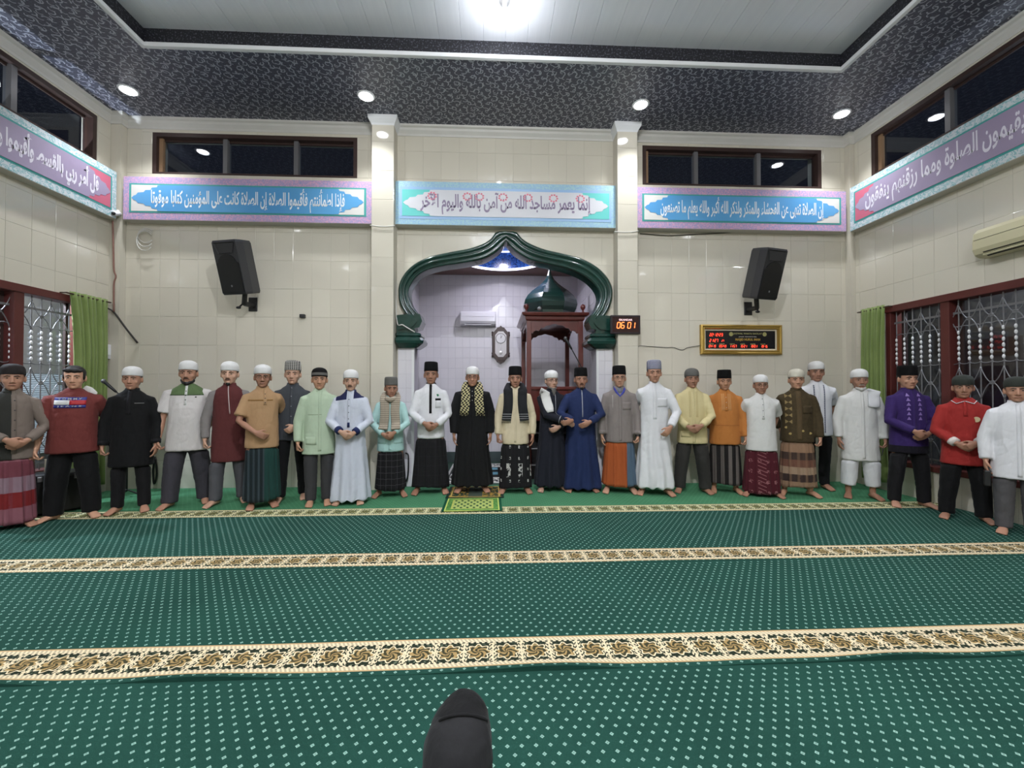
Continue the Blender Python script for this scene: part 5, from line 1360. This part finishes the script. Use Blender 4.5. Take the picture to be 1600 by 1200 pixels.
def scarf(P, zl, zr, m, w=.052, fringe=None, xo=.085, name='scarf', spread=1.0):
    q = MB()
    for sx, ze in ((-1, zl), (1, zr)):
        ring_ = []
        pts = [(sx * .015, .090, 1.425), (sx * .055, .070, 1.432), (sx * .080, .022, 1.428), (sx * .088, -.035, 1.406)]
        for z in np.arange(1.365, ze - .001, -.04): pts.append((sx * (xo + .012 * math.sin(z * 9) + (.0 if spread == 1 else (1.39 - z) * (spread - 1) * .3)), None, float(z)))
        full = []
        for (x, y, z) in pts: full.append((x, y if y is not None else min(front(P, x, z, .016), front(P, x - w * .7, z, .012), front(P, x + w * .7, z, .012)), z))
        q.tube(full, [(w * .7, .012)] * 2 + [(w * .9, .013)] * 2 + [(w, .012)] * (len(full) - 4), 12, hint=(0, 1, 0), rnd=False)
        if fringe:
            x, y, z = full[-1]
            for k in range(7): q.tube([(x + (k - 3) * w * .3, y, z), (x + (k - 3) * w * .31, y, z - .03)], .0035, 4)
    return q.build(name, m, P.root, smooth=True)
def hem_line(P, m, z, wide=1.0):
    pass
POSE['tuck'] = ((-.150, .150, .86), (.15, .1, -1), (1, .1, 0), (0, -1, -.1), .6, (-.6, 1, -.2))
# ---------- cloths
WHT = (232, 232, 236)
def grid(base, line, sx, sz, wx, wz, base2=None, amt=1.0):
    def f():
        x, y, z = coords()
        l = either(frac((x + 5.0) / sx) < wx, frac(z / sz) < wz)
        return mix(l * amt, lin(base), lin(line))
    return f
def stripes_z(cols, step, z0=0.0):
    """broad horizontal bands"""
    def f():
        x, y, z = coords(); c = lin(cols[0]); u = modn(floorn((z - z0) / step), float(len(cols)))
        for i in range(1, len(cols)): c = mix(absn(u - float(i)) < .5, c, lin(cols[i]))
        v = both(frac((x + 3.0) / .09) < .30, nz(30, 1) > .3)
        return mix(v * .35, c, lin(cols[-1]))
    return f
def checker(a, b, s):
    def f():
        x, y, z = coords(); p = frac(x / s + .25 * sinn(z * 40.0)) < .5; q = frac(z / s) < .5
        return mix(absn(p - q), lin(a), lin(b))
    return f
m_blk = cloth('black', (17, 17, 19)); m_blk2 = cloth('black_soft', (24, 23, 26)); m_wht = cloth('white', WHT); m_wht2 = cloth('white_warm', (226, 225, 222)); m_nvy = cloth('navy', (32, 44, 92))
m_char = cloth('charcoal', (70, 74, 80)); m_gry = cloth('grey', (96, 96, 102)); m_peci = mat('black_velvet', (11, 11, 12), .85, spec=.2); m_capw = cloth('cap_white', (232, 231, 230)); m_capg = cloth('cap_grey', (104, 102, 98)); m_capd = cloth('cap_dark_green', (52, 56, 50))
m_btn = mat('dark_button', (44, 40, 40), .4); m_btnw = mat('pearl_button', (220, 218, 214), .35); m_zip = mat('zip_silver', (176, 178, 186), .35, metal=.5)
m_capchk = cloth('cap_checked', fn=grid((28, 28, 30), (196, 192, 186), .021, .02, .32, .28))
m_capblue = cloth('cap_blue_check', fn=grid((214, 214, 222), (92, 96, 128), .016, .018, .42, .45))
m_tan = cloth('tan', (186, 146, 104))
SK1, SK2, SK3, SK4 = (190, 142, 116), (180, 130, 104), (164, 116, 92), (202, 156, 130)
FIST = POSE['fist']

def x1(P): placket(P, .76, 1.36, cloth('taupe', (128, 114, 104))); buttons(P, (.90, 1.0, 1.1, 1.2, 1.3), m_btn, .005)
make_person(16, 568, 824, 'man in a dark cap, taupe and black shirt, and a pink and red sarong', SK2, ('round', cloth('cap_black', (40, 34, 34))),
    dict(hem=.70, mat=cloth('taupe_black', fn=two((132, 118, 108), (52, 52, 48), lambda x, y, z: both(x < -.012, x > -.12))), sl_mat=cloth('taupe', (128, 114, 104))),
    dict(kind='sarong', hem=.06, mat=cloth('pink_plaid', fn=stripes_z([(150, 92, 104), (136, 34, 36), (146, 118, 130), (122, 60, 72)], .155, .06))), ('over', 'under'), build=.93, turn=.95, head=(-.15, 0), extra=x1)

def x2(P):
    m_w = mat('print_white', (222, 222, 222), .6); m_b = mat('print_blue', (38, 48, 140), .6); m_r = mat('print_red', (200, 30, 44), .6)
    lg = patch(P, 'chest_print', -.125, .125, 1.20, 1.315, m_b, .004, .002, nx=12, ny=6)
    patch(P, 'white_block', -.125, .0, 1.2325, 1.2825, m_w, .007, .002, lg, 6, 3); patch(P, 'red_block', .0, .125, 1.2325, 1.2825, m_r, .007, .002, lg, 6, 3)
    for tx, z in (('T O M M Y', 1.298), ('J E A N S', 1.2165)):
        me = fit_text(text_mesh(tx, .1, .003, .0005), .19, .019, .0, z, 0); me.materials.append(m_w)
        for v in me.vertices: v.co.y = front(P, v.co.x, v.co.z, .009)
        link_mesh('lettering', me, lg)
    q = MB(); q.tube([(.065, .045, 1.402), (.11, .035, 1.378), (.165, .025, 1.342)], [(.045, .012), (.05, .012), (.03, .008)], 10, hint=(0, 1, 0)); q.build('shoulder_panel', m_wht2, P.shirt, smooth=True)
make_person(113, 570, 809, 'bareheaded man in a maroon T-shirt with a blue, white and red chest print', (204, 152, 122), None,
    dict(hem=.715, mat=cloth('maroon_tee', (120, 52, 48)), sleeve='short', collar=False, hw=.205, name='t_shirt', sw=1.18), dict(mat=m_blk, wide=1.12), ('fist', 'tuck'), build=1.17, belly=.03, head=(.12, .03), feet=(.15, .0, .55), extra=x2)

def x3(P): placket(P, 1.12, 1.40, m_blk2); patch(P, 'pocket_edge', .05, .13, 1.245, 1.253, mat('grey_piping', (130, 128, 128), .6)); cuffs(P, m_blk2)
make_person(204, 572, 798, 'man in a long black shirt and black trousers with a white cap, beside the microphone', SK2, ('round', m_capw), dict(hem=.52, mat=m_blk, hw=.205), dict(mat=m_blk2, wide=.92), ('fist', 'side'), build=1.06, hair=m_hairg, feet=(.12, 0, .3), extra=x3)

GRN = (94, 118, 74)
def x4(P): placket(P, 1.16, 1.40, m_wht2, .005, .012); patch(P, 'yoke_piping', -.16, .17, 1.272, 1.280, cloth('yoke_dark', (52, 78, 44))); buttons(P, (1.22, 1.27, 1.32), m_btn, .005); patch(P, 'chest_mark', .09, .105, 1.245, 1.258, m_btn)
make_person(292, 563, 788, 'man in a white short-sleeved shirt with a green yoke and dark grey trousers', SK2, ('round', m_capw), dict(hem=.635, mat=cloth('white_green', fn=two((218, 212, 210), GRN, lambda x, y, z: both(z > 1.278, absn(x) < .165))), sleeve='short', hw=.21, sl_mat=cloth('off_white', (214, 208, 206)), sw=1.12, c_mat=cloth('collar_cream', (206, 200, 186))),
    dict(mat=cloth('dark_grey', (66, 64, 72)), wide=1.15), ('fist', 'tuck'), build=1.13, belly=.03, face='mgW', feet=(.15, 0, .35), stride=(-.06, .08), extra=x4)

def x5(P): patch(P, 'front_zip', -.004, .004, 1.06, 1.40, mat('pale_piping', (214, 200, 196), .5), .005, skew=.03)
make_person(357, 564, 786, 'man in a long maroon shirt with grey sleeves and a white cap with dark top', SK4, ('knit', m_capw, -.06, m_capw), dict(hem=.50, mat=cloth('maroon', (100, 46, 46)), sl_mat=cloth('sleeve_grey', (140, 134, 132))), dict(mat=cloth('mid_grey', (90, 90, 96)), wide=1.05), ('fist', 'tuck'), face='mg', feet=(.125, 0, .4), stride=(-.04, .08), extra=x5)

def x6(P):
    patch(P, 'chest_piping', -.15, .10, 1.252, 1.264, cloth('ochre', (150, 106, 50)), skew=0); placket(P, 1.20, 1.38, m_tan, .02); buttons(P, (1.23, 1.28, 1.33), m_btn, .02)
make_person(409, 569, 791, 'man in a tan short-sleeved shirt and dark green striped sarong', SK3, ('knit', m_capw, -.08), dict(hem=.70, mat=m_tan, sleeve='short', c_mat=m_tan), dict(kind='sarong', hem=.09, mat=cloth('green_sarong', fn=lambda: (lambda x, y, z: mix(x > .015, mix(frac(x / .05) < .4, lin((24, 36, 40)), lin((52, 66, 72))), lin((26, 66, 60))))(*coords()))), ('under', 'tuck'), turn=.55, head=(-.1, 0), face='s', feet=(.10, 0, .2), extra=x6)

def x7(P): placket(P, .80, 1.40, m_char); buttons(P, (1.02, 1.14, 1.26, 1.36), mat('steel_button', (150, 150, 156), .3))
make_person(456, 563, 780, 'tall man in a charcoal shirt and black trousers with a chequered cap', SK4, ('flat', m_capchk), dict(hem=.73, mat=m_char), dict(mat=m_blk), ('tuck', 'over'), turn=.30, feet=(.12, 0, .15), stride=(-.06, .06), extra=x7)

M_MINT = (186, 206, 176)
def x8(P): placket(P, .66, 1.40, cloth('pale_green', M_MINT), .01); pocket(P, -.085, .80, cloth('pale_green', M_MINT), .06, .06); patch(P, 'chest_seam', -.12, .03, 1.10, 1.106, cloth('pale_green_dark', (140, 160, 132)))
make_person(498, 574, 787, 'smiling man in a pale green shirt and dark grey trousers with a black cap', (186, 138, 108), ('round', m_peci, -.06, m_capg), dict(hem=.62, mat=cloth('pale_green', M_MINT), hw=.20, sw=1.05), dict(mat=cloth('slate', (62, 62, 64)), wide=1.02), ('fist', 'tuck'), turn=.35, hair=m_hairg, build=1.03, feet=(.09, 0, .1), extra=x8)

def x9(P):
    cuffs(P, m_nvy, 1.04); buttons(P, (1.06, 1.14, 1.22, 1.30), m_btn); placket(P, .96, 1.40, cloth('ice', (206, 212, 226))); patch(P, 'front_tab', -.014, .014, .955, 1.015, m_nvy, .009)
make_person(547, 577, 785, 'man in a long white robe with navy yoke and cuffs', (192, 148, 122), ('round', m_capw), dict(robe=True, hem=.055, mat=cloth('ice_navy', fn=two((208, 214, 228), (34, 38, 82), lambda x, y, z: both(both(z > 1.30 - .12 * (x * -1.0 - .02) , absn(x) < .165), either(x < -.03, x > .05)))), c_mat=m_nvy, sw=1.06), None, ('over', 'under'), turn=.12, head=(.1, 0), face='m', feet=(.12, 0, .2), extra=x9)

M_AQUA = (176, 218, 214)
def x10(P):
    scarf(P, .95, .95, cloth('knit_scarf', fn=grid((196, 184, 164), (150, 136, 118), .02, .03, .4, .4)), .062, xo=.080)
    q = MB(); q.tube([(-.06, -.105, 1.385), (.0, -.13, 1.365), (.075, -.10, 1.39)], [(.03, .02), (.034, .02), (.03, .02)], 10); q.build('scarf_wrap', cloth('knit_scarf'), P.root, smooth=True)
    pocket(P, -.11, .80, cloth('aqua'), .055, .05); pocket(P, .11, .80, cloth('aqua'), .055, .05); placket(P, .66, 1.36, cloth('aqua'))
cloth('aqua', M_AQUA)
make_person(610, 588, 774, 'older man in a mint shirt with a beige knitted scarf and black checked sarong', SK3, ('flat', m_capg, -.10), dict(hem=.635, mat=cloth('aqua', M_AQUA), hw=.20), dict(kind='sarong', hem=.10, mat=cloth('black_check', fn=grid((22, 21, 24), (78, 76, 80), .075, .085, .05, .06))), ('under', 'over'), head=(.25, .08), feet=(.16, 0, .35), extra=x10)

def x11(P):
    placket(P, 1.03, 1.40, m_blk, .0, .016); o = patch(P, 'pocket_trim', .06, .13, 1.195, 1.222, m_blk); patch(P, 'pocket', .06, .13, 1.10, 1.195, m_wht)
    MB().lathe([(.002, 0), (.016, .001), (.017, .004)], (0, 0, 0), 12, axis='y').build('crest', mat('green_crest', (40, 130, 84), .5), P.shirt, loc=(.088, front(P, .088, 1.262, .004), 1.262)); cuffs(P, m_wht)
make_person(673, 564, 769, 'tall man in a white shirt with a black front band and black sarong', SK3, ('peci', m_peci), dict(hem=.705, mat=m_wht, c_mat=m_blk, sw=1.04), dict(kind='sarong', hem=.085, mat=cloth('plain_black_check', fn=grid((24, 23, 26), (36, 35, 40), .11, .12, .06, .05)), wide=1.08), ('over', 'under'), feet=(.17, 0, .2), extra=x11)

def x12(P):
    scarf(P, 1.03, 1.03, cloth('houndstooth', fn=checker((206, 194, 142), (24, 22, 22), .048)), .058, True, xo=.092, spread=1.15); buttons(P, (1.22, 1.28, 1.34), m_btnw, 0, .005); placket(P, .3, 1.38, m_blk, 0, .014)
make_person(738, 574, 768, 'man in glasses and a long black robe with a yellow and black chequered scarf', (176, 126, 100), ('round', m_capw), dict(robe=True, hem=.09, mat=m_blk, sw=1.35, loose=1.03), None, ('side', 'side'), build=1.10, face='sS', hair=m_hairg, feet=(.16, 0, .3), extra=x12).root.location.z = .016

M_CRM = (222, 206, 172)
def x13(P):
    scarf(P, .93, .93, cloth('black_shawl', fn=lambda: (lambda x, y, z: mix(both(inside(z, .96, 1.06), frac(z / .03) < .28), lin((34, 34, 38)), lin((150, 150, 152))))(*coords())), .062, True, xo=.100, spread=1.1)
    placket(P, .68, 1.38, cloth('cream', M_CRM), 0, .016)
cloth('cream', M_CRM)
make_person(805, 571, 768, 'man in a cream shirt with a black fringed shawl and black white-sprigged sarong', SK3, ('peci', m_peci), dict(hem=.65, mat=cloth('cream'), sw=1.02), dict(kind='sarong', hem=.07, mat=cloth('sprig_black', fn=lambda: (lambda x, y, z: mix(either(both(both(frac((x + 2.0) / .12) < .16, frac(z / .15) < .24), nz(40, 1) > .42), both(both(frac((x + 2.04) / .16) < .34, inside(z, .22, .40)), nz(28, 2) > .52)), lin((24, 23, 26)), lin((196, 194, 190))))(*coords())), wide=1.04), ('fist', 'side'), feet=(.15, 0, .3), build=1.05, extra=x13)

SHAKE_A = ((.105, -.275, .985), (.75, -.35, -.30), (.1, .8, -.4), (.1, -.4, .9), .6, (-.5, -.4, -.9))
def x14(P):
    q = MB(); pts = [(-.10, .085, 1.33), (-.105, .06, 1.385), (-.118, .0, 1.385)]
    for z in (1.36, 1.32, 1.28, 1.24, 1.19, 1.14, 1.10): x = -.118 + (1.36 - z) * .20; pts.append((x, min(front(P, x, z, .016), front(P, x + .04, z, .012), front(P, x - .04, z, .012)), z))
    q.tube(pts, [(.06, .014)] * 3 + [(.066, .013)] * 5 + [(.058, .012), (.045, .01)], 12, rnd=False); q.build('shoulder_cloth', m_wht2, P.root, smooth=True)
    patch(P, 'front_zip', .028, .036, 1.06, 1.36, m_zip); patch(P, 'pocket_edge', .085, .14, 1.175, 1.183, m_zip, skew=0)
    sh, el, wr, d = P.arms[0]; u = unit(wr - el)
    MB().tube([tuple(wr - u * .06), tuple(wr - u * .052)], .0565, 14, rnd=False).build('cuff_line', m_zip, P.shirt)
make_person(862, 578, 765, 'bearded man in glasses and black robe with white cloth on one shoulder, shaking hands', (190, 146, 124), ('knit', m_capw), dict(robe=True, hem=.075, mat=cloth('blue_black', (28, 30, 42)), sw=1.1), None, (SHAKE_A, ((.055, -.215, .90), (-.8, -.1, -.4), (0, .9, .2), (0, -.1, .9), .8)), turn=.10, head=(.16, -.02), face='sgLwW', hair=m_hairg, feet=(.14, 0, .35), extra=x14)

SHAKE_B = ((-.150, -.285, .985), (-.72, -.35, -.25), (.35, .7, .3), (0, -.5, .85), .6, (-.8, .2, -.5))
def x15(P): patch(P, 'front_zip', -.006, .006, 1.02, 1.40, m_zip, .005)
make_person(908, 573, 766, 'broad man in a long navy blue robe with a black cap, shaking hands', SK3, ('peci', m_peci), dict(robe=True, hem=.05, mat=cloth('navy_robe', (30, 45, 90)), sw=1.12, c_mat=cloth('navy_dark', (24, 28, 54)), loose=1.02), None, (SHAKE_B, ((.07, -.25, .965), (-.85, -.1, -.42), (0, .9, .15), (.2, -.1, .9), .45, (1, .1, -.5))), turn=-.05, build=1.13, belly=.02, face='mg', feet=(.15, 0, .3), extra=x15)

M_TPE = (140, 130, 126)
def x16(P):
    q = MB(); q.tube([(-.070, .03, 1.41), (-.066, -.05, 1.385), (-.045, front(P, -.045, 1.34, .006), 1.34), (0, front(P, 0, 1.285, .006), 1.285), (.045, front(P, .045, 1.34, .006), 1.34), (.066, -.05, 1.385), (.070, .03, 1.41)], [(.014, .004)] * 7, 8, hint=(0, 1, 0)); q.build('lanyard', mat('blue_lanyard', (44, 56, 170), .6), P.root, smooth=True)
    patch(P, 'inner_shirt', -.03, .03, 1.33, 1.40, cloth('inner_grey', (118, 122, 132))); placket(P, .70, 1.33, cloth('taupe_shirt'), .0, .02); pocket(P, .09, 1.17, cloth('taupe_shirt'), .055, .065); cuffs(P, cloth('taupe_shirt'), 1.05)
    patch(P, 'cord', -.098, -.093, 1.12, 1.30, mat('pale_cord', (200, 196, 190), .6))
    sh, el, wr, d = P.arms[1]; u = unit(wr - el)
    MB().tube([tuple(wr - u * .004), tuple(wr + u * .016)], .034, 14, rnd=False).build('wristwatch', m_black, P.root)
cloth('taupe_shirt', M_TPE)
make_person(968, 570, 768, 'smiling man in glasses, taupe shirt, blue lanyard and orange sarong with a blue panel', (190, 142, 116), ('peci', m_peci), dict(hem=.67, mat=cloth('taupe_shirt'), sw=1.05), dict(kind='sarong', hem=.10, mat=cloth('orange_blue', fn=two((178, 84, 36), (84, 106, 128), lambda x, y, z: x > .085)), wide=1.05), ('side', 'fist'), face='s', feet=(.16, 0, .25), build=1.04, extra=x16)

def x17(P): placket(P, .95, 1.40, m_wht, -.01, .022); pocket(P, .085, 1.17, m_wht, .06, .07)
make_person(1023, 562, 771, 'tall man in a plain long white robe with a tall blue patterned cap', SK2, ('flat', m_capblue), dict(robe=True, hem=.095, mat=m_wht, sw=1.08, loose=1.0), None, ('tuck', 'front'), feet=(.15, 0, .35), extra=x17)

M_YEL = (220, 204, 150)
def x18(P):
    placket(P, .68, 1.40, cloth('butter'), 0, .018)
    for x in (-.05, -.035, .035, .05): patch(P, 'pleat', x - .003, x + .003, 1.02, 1.36, cloth('butter_dark', (196, 178, 124)), .005, .002, nx=1)
    pocket(P, -.10, .80, cloth('butter'), .055, .05)
cloth('butter', M_YEL)
make_person(1082, 575, 768, 'man in a pale yellow shirt and charcoal trousers with a dark grey cap', SK3, ('round', m_capg), dict(hem=.665, mat=cloth('butter'), hw=.20, sw=1.05), dict(mat=cloth('charcoal_trouser', (54, 52, 50)), wide=1.18), ('under', 'over'), head=(.05, 0), feet=(.16, 0, .35), build=1.06, belly=.02, extra=x18)

M_ORG = (196, 120, 52)
def x19(P):
    for x in (-.055, -.04, -.025, .025, .04, .055): patch(P, 'pleat', x - .002, x + .002, 1.13, 1.36, cloth('orange_pale', (226, 178, 120)), .005, .002, nx=1)
    placket(P, 1.12, 1.40, cloth('orange'), 0, .016); buttons(P, (1.17, 1.24, 1.31), m_btnw, 0, .005); patch(P, 'waist_seam', -.17, .17, .925, .931, cloth('orange_dark', (160, 94, 40)), .003)
cloth('orange', M_ORG)
make_person(1133, 576, 768, 'man in a long orange shirt and black and grey striped sarong', (180, 130, 100), ('peci', m_peci, 0), dict(hem=.665, mat=cloth('orange'), hw=.20, sw=1.05), dict(kind='sarong', hem=.12, mat=cloth('striped_sarong', fn=lambda: (lambda x, y, z: mix(frac((x + 3.02) / .095) < .45, lin((28, 24, 24)), mix(nz(6, 2, 1, 1, .2), lin((70, 60, 54)), lin((120, 112, 108)))))(*coords()))), ('tuck', 'fist'), build=1.10, belly=.02, feet=(.14, 0, .25), extra=x19)

def x20(P): placket(P, 1.06, 1.40, m_wht2, 0, .016); buttons(P, (1.10, 1.18, 1.26, 1.34), m_btn, 0, .006)
make_person(1190, 585, 774, 'older man in glasses, white short-sleeved shirt and maroon patterned sarong', SK3, ('round', m_capw, -.08), dict(hem=.63, mat=m_wht2, sleeve='short', hw=.20, sw=1.15), dict(kind='sarong', hem=.05, mat=cloth('maroon_songket', fn=lambda: (lambda x, y, z: mix(either(both(hyp(frac((x + 3.0) / .10) - .5, (frac(z / .14) - .5) * 1.4) < .26, nz(50, 1) > .5), both(inside(x, -.07, .03), frac((z * 1.0 + x * .4) / .05) < .2)), lin((84, 22, 34)), lin((150, 96, 100))))(*coords())), wide=1.05), ('tuck', 'tuck'), face='s', hair=m_hairg, build=1.05, belly=.02, feet=(.16, 0, .5), extra=x20)

def x21(P):
    placket(P, .74, 1.38, cloth('batik_plain', (92, 74, 48)), .0, .03); buttons(P, (.9, 1.0, 1.1, 1.2, 1.3), m_btn, .0, .005); pocket(P, .095, 1.15, cloth('batik'), .055, .065)
    for x, z in ((-.14, .90), (-.10, .82), (.03, .86), (.12, .83)): MB().ell((x, front(P, x, z, .002), z), (.022, .003, .016), n=8, m=5).build('gold_motif', mat('gold_motif', (176, 150, 82), .5), P.shirt)
cloth('batik', fn=lambda: (lambda x, y, z: mix(both(both(inside(x, -.15, -.08), absn(frac(z / .085) - .5) < absn(x + .115) * 9.0), z > .95), mix(nz(30, 3), lin((56, 46, 28)), lin((86, 70, 42))), lin((150, 128, 82))))(*coords()))
make_person(1246, 576, 773, 'man in a brown batik shirt with gold motifs and a brown plaid sarong', (186, 136, 108), ('round', cloth('cap_cream', (214, 208, 190)), -.04), dict(hem=.71, mat=cloth('batik'), hw=.20, sw=1.08), dict(kind='sarong', hem=.12, mat=cloth('brown_plaid', fn=stripes_z([(150, 118, 92), (62, 46, 42), (166, 138, 112), (120, 78, 62), (74, 56, 48), (156, 120, 92)], .095, .10))), ('tuck', 'fist'), build=1.08, belly=.01, feet=(.15, 0, .45), extra=x21)

def x22(P):
    for x in (-.05, .06): patch(P, 'trim_band', x - .006, x + .006, .74, 1.36, cloth('grey_braid', fn=grid((150, 154, 170), (84, 88, 108), .02, .03, .3, .4)), .005)
    placket(P, .72, 1.40, m_wht, 0, .016)
make_person(1279, 564, 763, 'tall man in a white shirt with grey braid standing behind the brown batik shirt', SK3, ('round', m_capw), dict(hem=.70, mat=m_wht, sleeve='short', sw=1.1), dict(mat=m_blk, wide=.92), ('tuck', 'tuck'), feet=(.08, 0, .3), extra=x22, deep=.02)

def x23(P):
    q = MB(); pts = [(.10, .085, 1.33), (.11, .06, 1.38), (.12, .0, 1.38)]
    for z in (1.38, 1.33, 1.28, 1.23, 1.19): pts.append((.12 - (1.38 - z) * .05, min(front(P, .12, z, .018), front(P, .16, z, .012), front(P, .08, z, .012)), z))
    q.tube(pts, [(.05, .014)] * 3 + [(.062, .014)] * 5, 12, rnd=True); q.build('shoulder_cloth', m_wht, P.root, smooth=True); placket(P, .52, 1.38, m_wht2, 0, .016)
    q = MB(); sh, el, wr, d = P.arms[1]; h0 = wr + d * .10; q.tube([tuple(h0 + Vector((-.045, -.03, .0))), tuple(h0 + Vector((-.05, -.03, -.09)))], .004, 5); q.tube([tuple(h0 + Vector((-.03, -.03, .0))), tuple(h0 + Vector((-.055, -.03, -.10)))], .004, 5); q.build('prayer_beads', m_black, P.root)
make_person(1345, 576, 777, 'white-bearded man all in white, with short white trousers and a white cap', SK3, ('round', m_capw, -.04), dict(hem=.49, mat=m_wht2, hw=.20, sw=1.1), dict(mat=m_wht, wide=1.22, hem=.155), ('side', 'fist'), build=1.08, face='mgwW', hair=m_hairw, feet=(.13, 0, .3), extra=x23)

def x24(P):
    m_em = mat('embroidery_lilac', (150, 122, 196), .6)
    for sx in (-1, 1):
        for k in range(6): z = 1.04 + k * .056; x = sx * .055; q = MB(); q.add([(x - .02, front(P, x - .02, z, .005), z), (x + .02, front(P, x + .02, z, .005), z), (x, front(P, x, z + .04, .005), z + .04)], [(0, 1, 2)]); q.v += [(a, b_ - .002, c) for a, b_, c in q.v]; q.f.append((5, 4, 3)); q.m.append(0); q.build('embroidery', m_em, P.shirt)
    placket(P, .83, 1.40, cloth('purple'), 0, .018)
cloth('purple', (60, 38, 106))
make_person(1421, 569, 790, 'man in a purple shirt with zigzag embroidery and black trousers', SK2, ('peci', m_peci, .0), dict(hem=.64, mat=cloth('purple_shaded', fn=two((58, 36, 104), (24, 20, 32), lambda x, y, z: z < .73)), c_mat=cloth('purple'), sl_mat=None, sw=1.04), dict(mat=m_blk2), ('over', 'under'), turn=-.30, feet=(.15, 0, .35), build=1.04, extra=x24)  # dark lower shirt is shade below the hands, painted into the cloth

def x25(P):
    MB().lathe([(.002, 0), (.030, .001), (.032, .005)], (0, 0, 0), 18, axis='y').build('badge', mat('cream_badge', (206, 186, 140), .6), P.shirt, loc=(.085, front(P, .085, 1.165, .006), 1.165))
    cuffs(P, mat('white_knit', (226, 214, 208), .8), 1.10); placket(P, 1.20, 1.38, cloth('red'), 0, .018)
    q = MB()
    for sx in (-1, 1): q.add([(sx * .005, -.078, 1.372), (sx * .070, -.090, 1.345), (sx * .102, -.03, 1.378), (sx * .066, .02, 1.420), (sx * .055, -.04, 1.408)], [(0, 1, 2, 3, 4)])
    o = q.build('polo_collar', cloth('red'), P.shirt); so = o.modifiers.new('t', 'SOLIDIFY'); so.thickness = .006
    for sx in (-1, 1): MB().tube([(sx * .005, -.081, 1.372), (sx * .070, -.093, 1.345), (sx * .103, -.03, 1.378)], .004, 5).build('collar_tipping', m_wht, P.shirt)
cloth('red', (168, 42, 38))
make_person(1508, 585, 811, 'man in a red long-sleeved polo shirt with a round badge, and a dark green cap', SK3, ('knit', m_capd, .02), dict(hem=.635, mat=cloth('red'), hw=.205, collar=False, sw=1.08), dict(mat=m_blk, wide=1.12), ('under', 'over'), turn=-.72, head=(-.05, 0), build=1.06, feet=(.15, 0, .3), extra=x25)

def x26(P):
    placket(P, .62, 1.38, m_wht, 0, .018); pocket(P, .095, 1.15, m_wht, .055, .065)
    sh, el, wr, d = P.arms[0]; q = wr + d * .11
    MB().cbox((q.x - .015, q.y - .05, q.z - .17), (q.x + .035, q.y + .05, q.z - .0), .01).build('wallet', m_black, P.root)
make_person(1592, 588, 834, 'man in a white shirt and grey trousers beside the red polo shirt', SK2, ('round', m_capd), dict(hem=.59, mat=m_wht, hw=.205, sw=1.12), dict(mat=cloth('grey_trouser', (88, 86, 88)), wide=1.1), ('side', 'side'), turn=-.80, hair=m_hairg, build=1.04, extra=x26)

# ---------- person sitting on the carpet in front of the camera, seen from behind
def seated():
    g = Vector((-.088, 1.03, .004)); r = empty('person', tuple(g)); tag(r, 'person in a black hooded garment seen from behind at the bottom edge', 'person')
    b = MB()
    b.loft([ring(z, w, f, k, 20) for z, w, f, k in [(.02, .15, .13, .13), (.10, .16, .13, .12), (.25, .13, .10, .10), (.36, .12, .08, .085), (.40, .05, .045, .045)]])
    b.tube([(0, 0, .36), (0, -.01, .46)], .038, 12)
    b.loft([[tuple(Vector((0, 0, .385)) + head_pt(z, 2 * PI * k / 24) * .70) for k in range(24)] for z in _hz])
    for sx in (-1, 1):
        b.tube([(sx * .09, .0, .05), (sx * .22, .20, .06), (sx * .02, .26, .05)], [.065, .055, .04], 10)
        b.tube([(sx * .11, .0, .35), (sx * .17, .08, .22), (sx * .08, .20, .14)], [.04, .034, .024], 10); hand(b, (sx * .08, .20, .14), (-sx * .5, .8, -.2), (0, 0, -1), (-sx, 0, 0), .4, .8)
    me = fused(b, .009, 2, .5, 'body'); me.materials.append(skin_mat(SK2)); link_mesh('body', me, r)
    h = MB(); R_ = []
    for z, w, f, k, cx in [(-.01, .235, .20, .30, 0), (.08, .215, .17, .26, 0), (.18, .235, .15, .20, 0), (.28, .215, .125, .15, 0), (.34, .175, .11, .13, 0), (.39, .088, .100, .112, 0), (.45, .084, .102, .112, .002), (.51, .082, .098, .112, .004), (.56, .072, .082, .108, .008), (.59, .056, .060, .100, .013), (.612, .036, .036, .080, .017), (.624, .014, .012, .04, .020)]:
        if z > .5: z = .5 + (z - .5) * .80
        R_.append([(x + cx, y, z) for x, y, _ in ring(z, w, f, k, 32, .008, 2.2)])
    for sx in (-1, 1):
        h.tube([(sx * .09, 0, .08), (sx * .22, .20, .085), (sx * .03, .27, .08)], [.10, .085, .075], 12)
        h.tube([(sx * .10, 0, .33), (sx * .17, .08, .22), (sx * .10, .17, .155)], [.075, .060, .048], 12)
    h.loft(R_); me = fused(h, .010, 2, 1, 'hooded_robe'); wrinkle(me, .006, 3.3)
    bv = BVHTree.FromPolygons([v.co.copy() for v in me.vertices], [p.vertices[:] for p in me.polygons]); sp = []
    for q in range(15):
        u_ = -1 + 2 * q / 14; hit = bv.ray_cast(Vector((0, 0, CAMZ)) - g, ray(724 + 37 * u_, 1117 + 9 * u_ * u_).normalized())
        if hit[0] is not None: sp.append(tuple(hit[0] + Vector((0, -.001, .002))))
    y0, z0 = (sp[len(sp) // 2][1], sp[len(sp) // 2][2]) if sp else (0, .6)
    me.materials.append(cloth('hood_black', fn=two((34, 34, 36), (12, 12, 14), lambda x, y, z: (z + y * .77) > z0 + .77 * y0 - .004))); o = link_mesh('hooded_robe', me, r)
    if len(sp) > 4: MB().tube(sp, .004, 6).build('hood_seam', m_blk, o, smooth=True)
seated()
# ---------------------------------------------------------------- done
bpy.data.scenes.remove(TMP)
print('built in %.1f s' % (time.time() - T0))
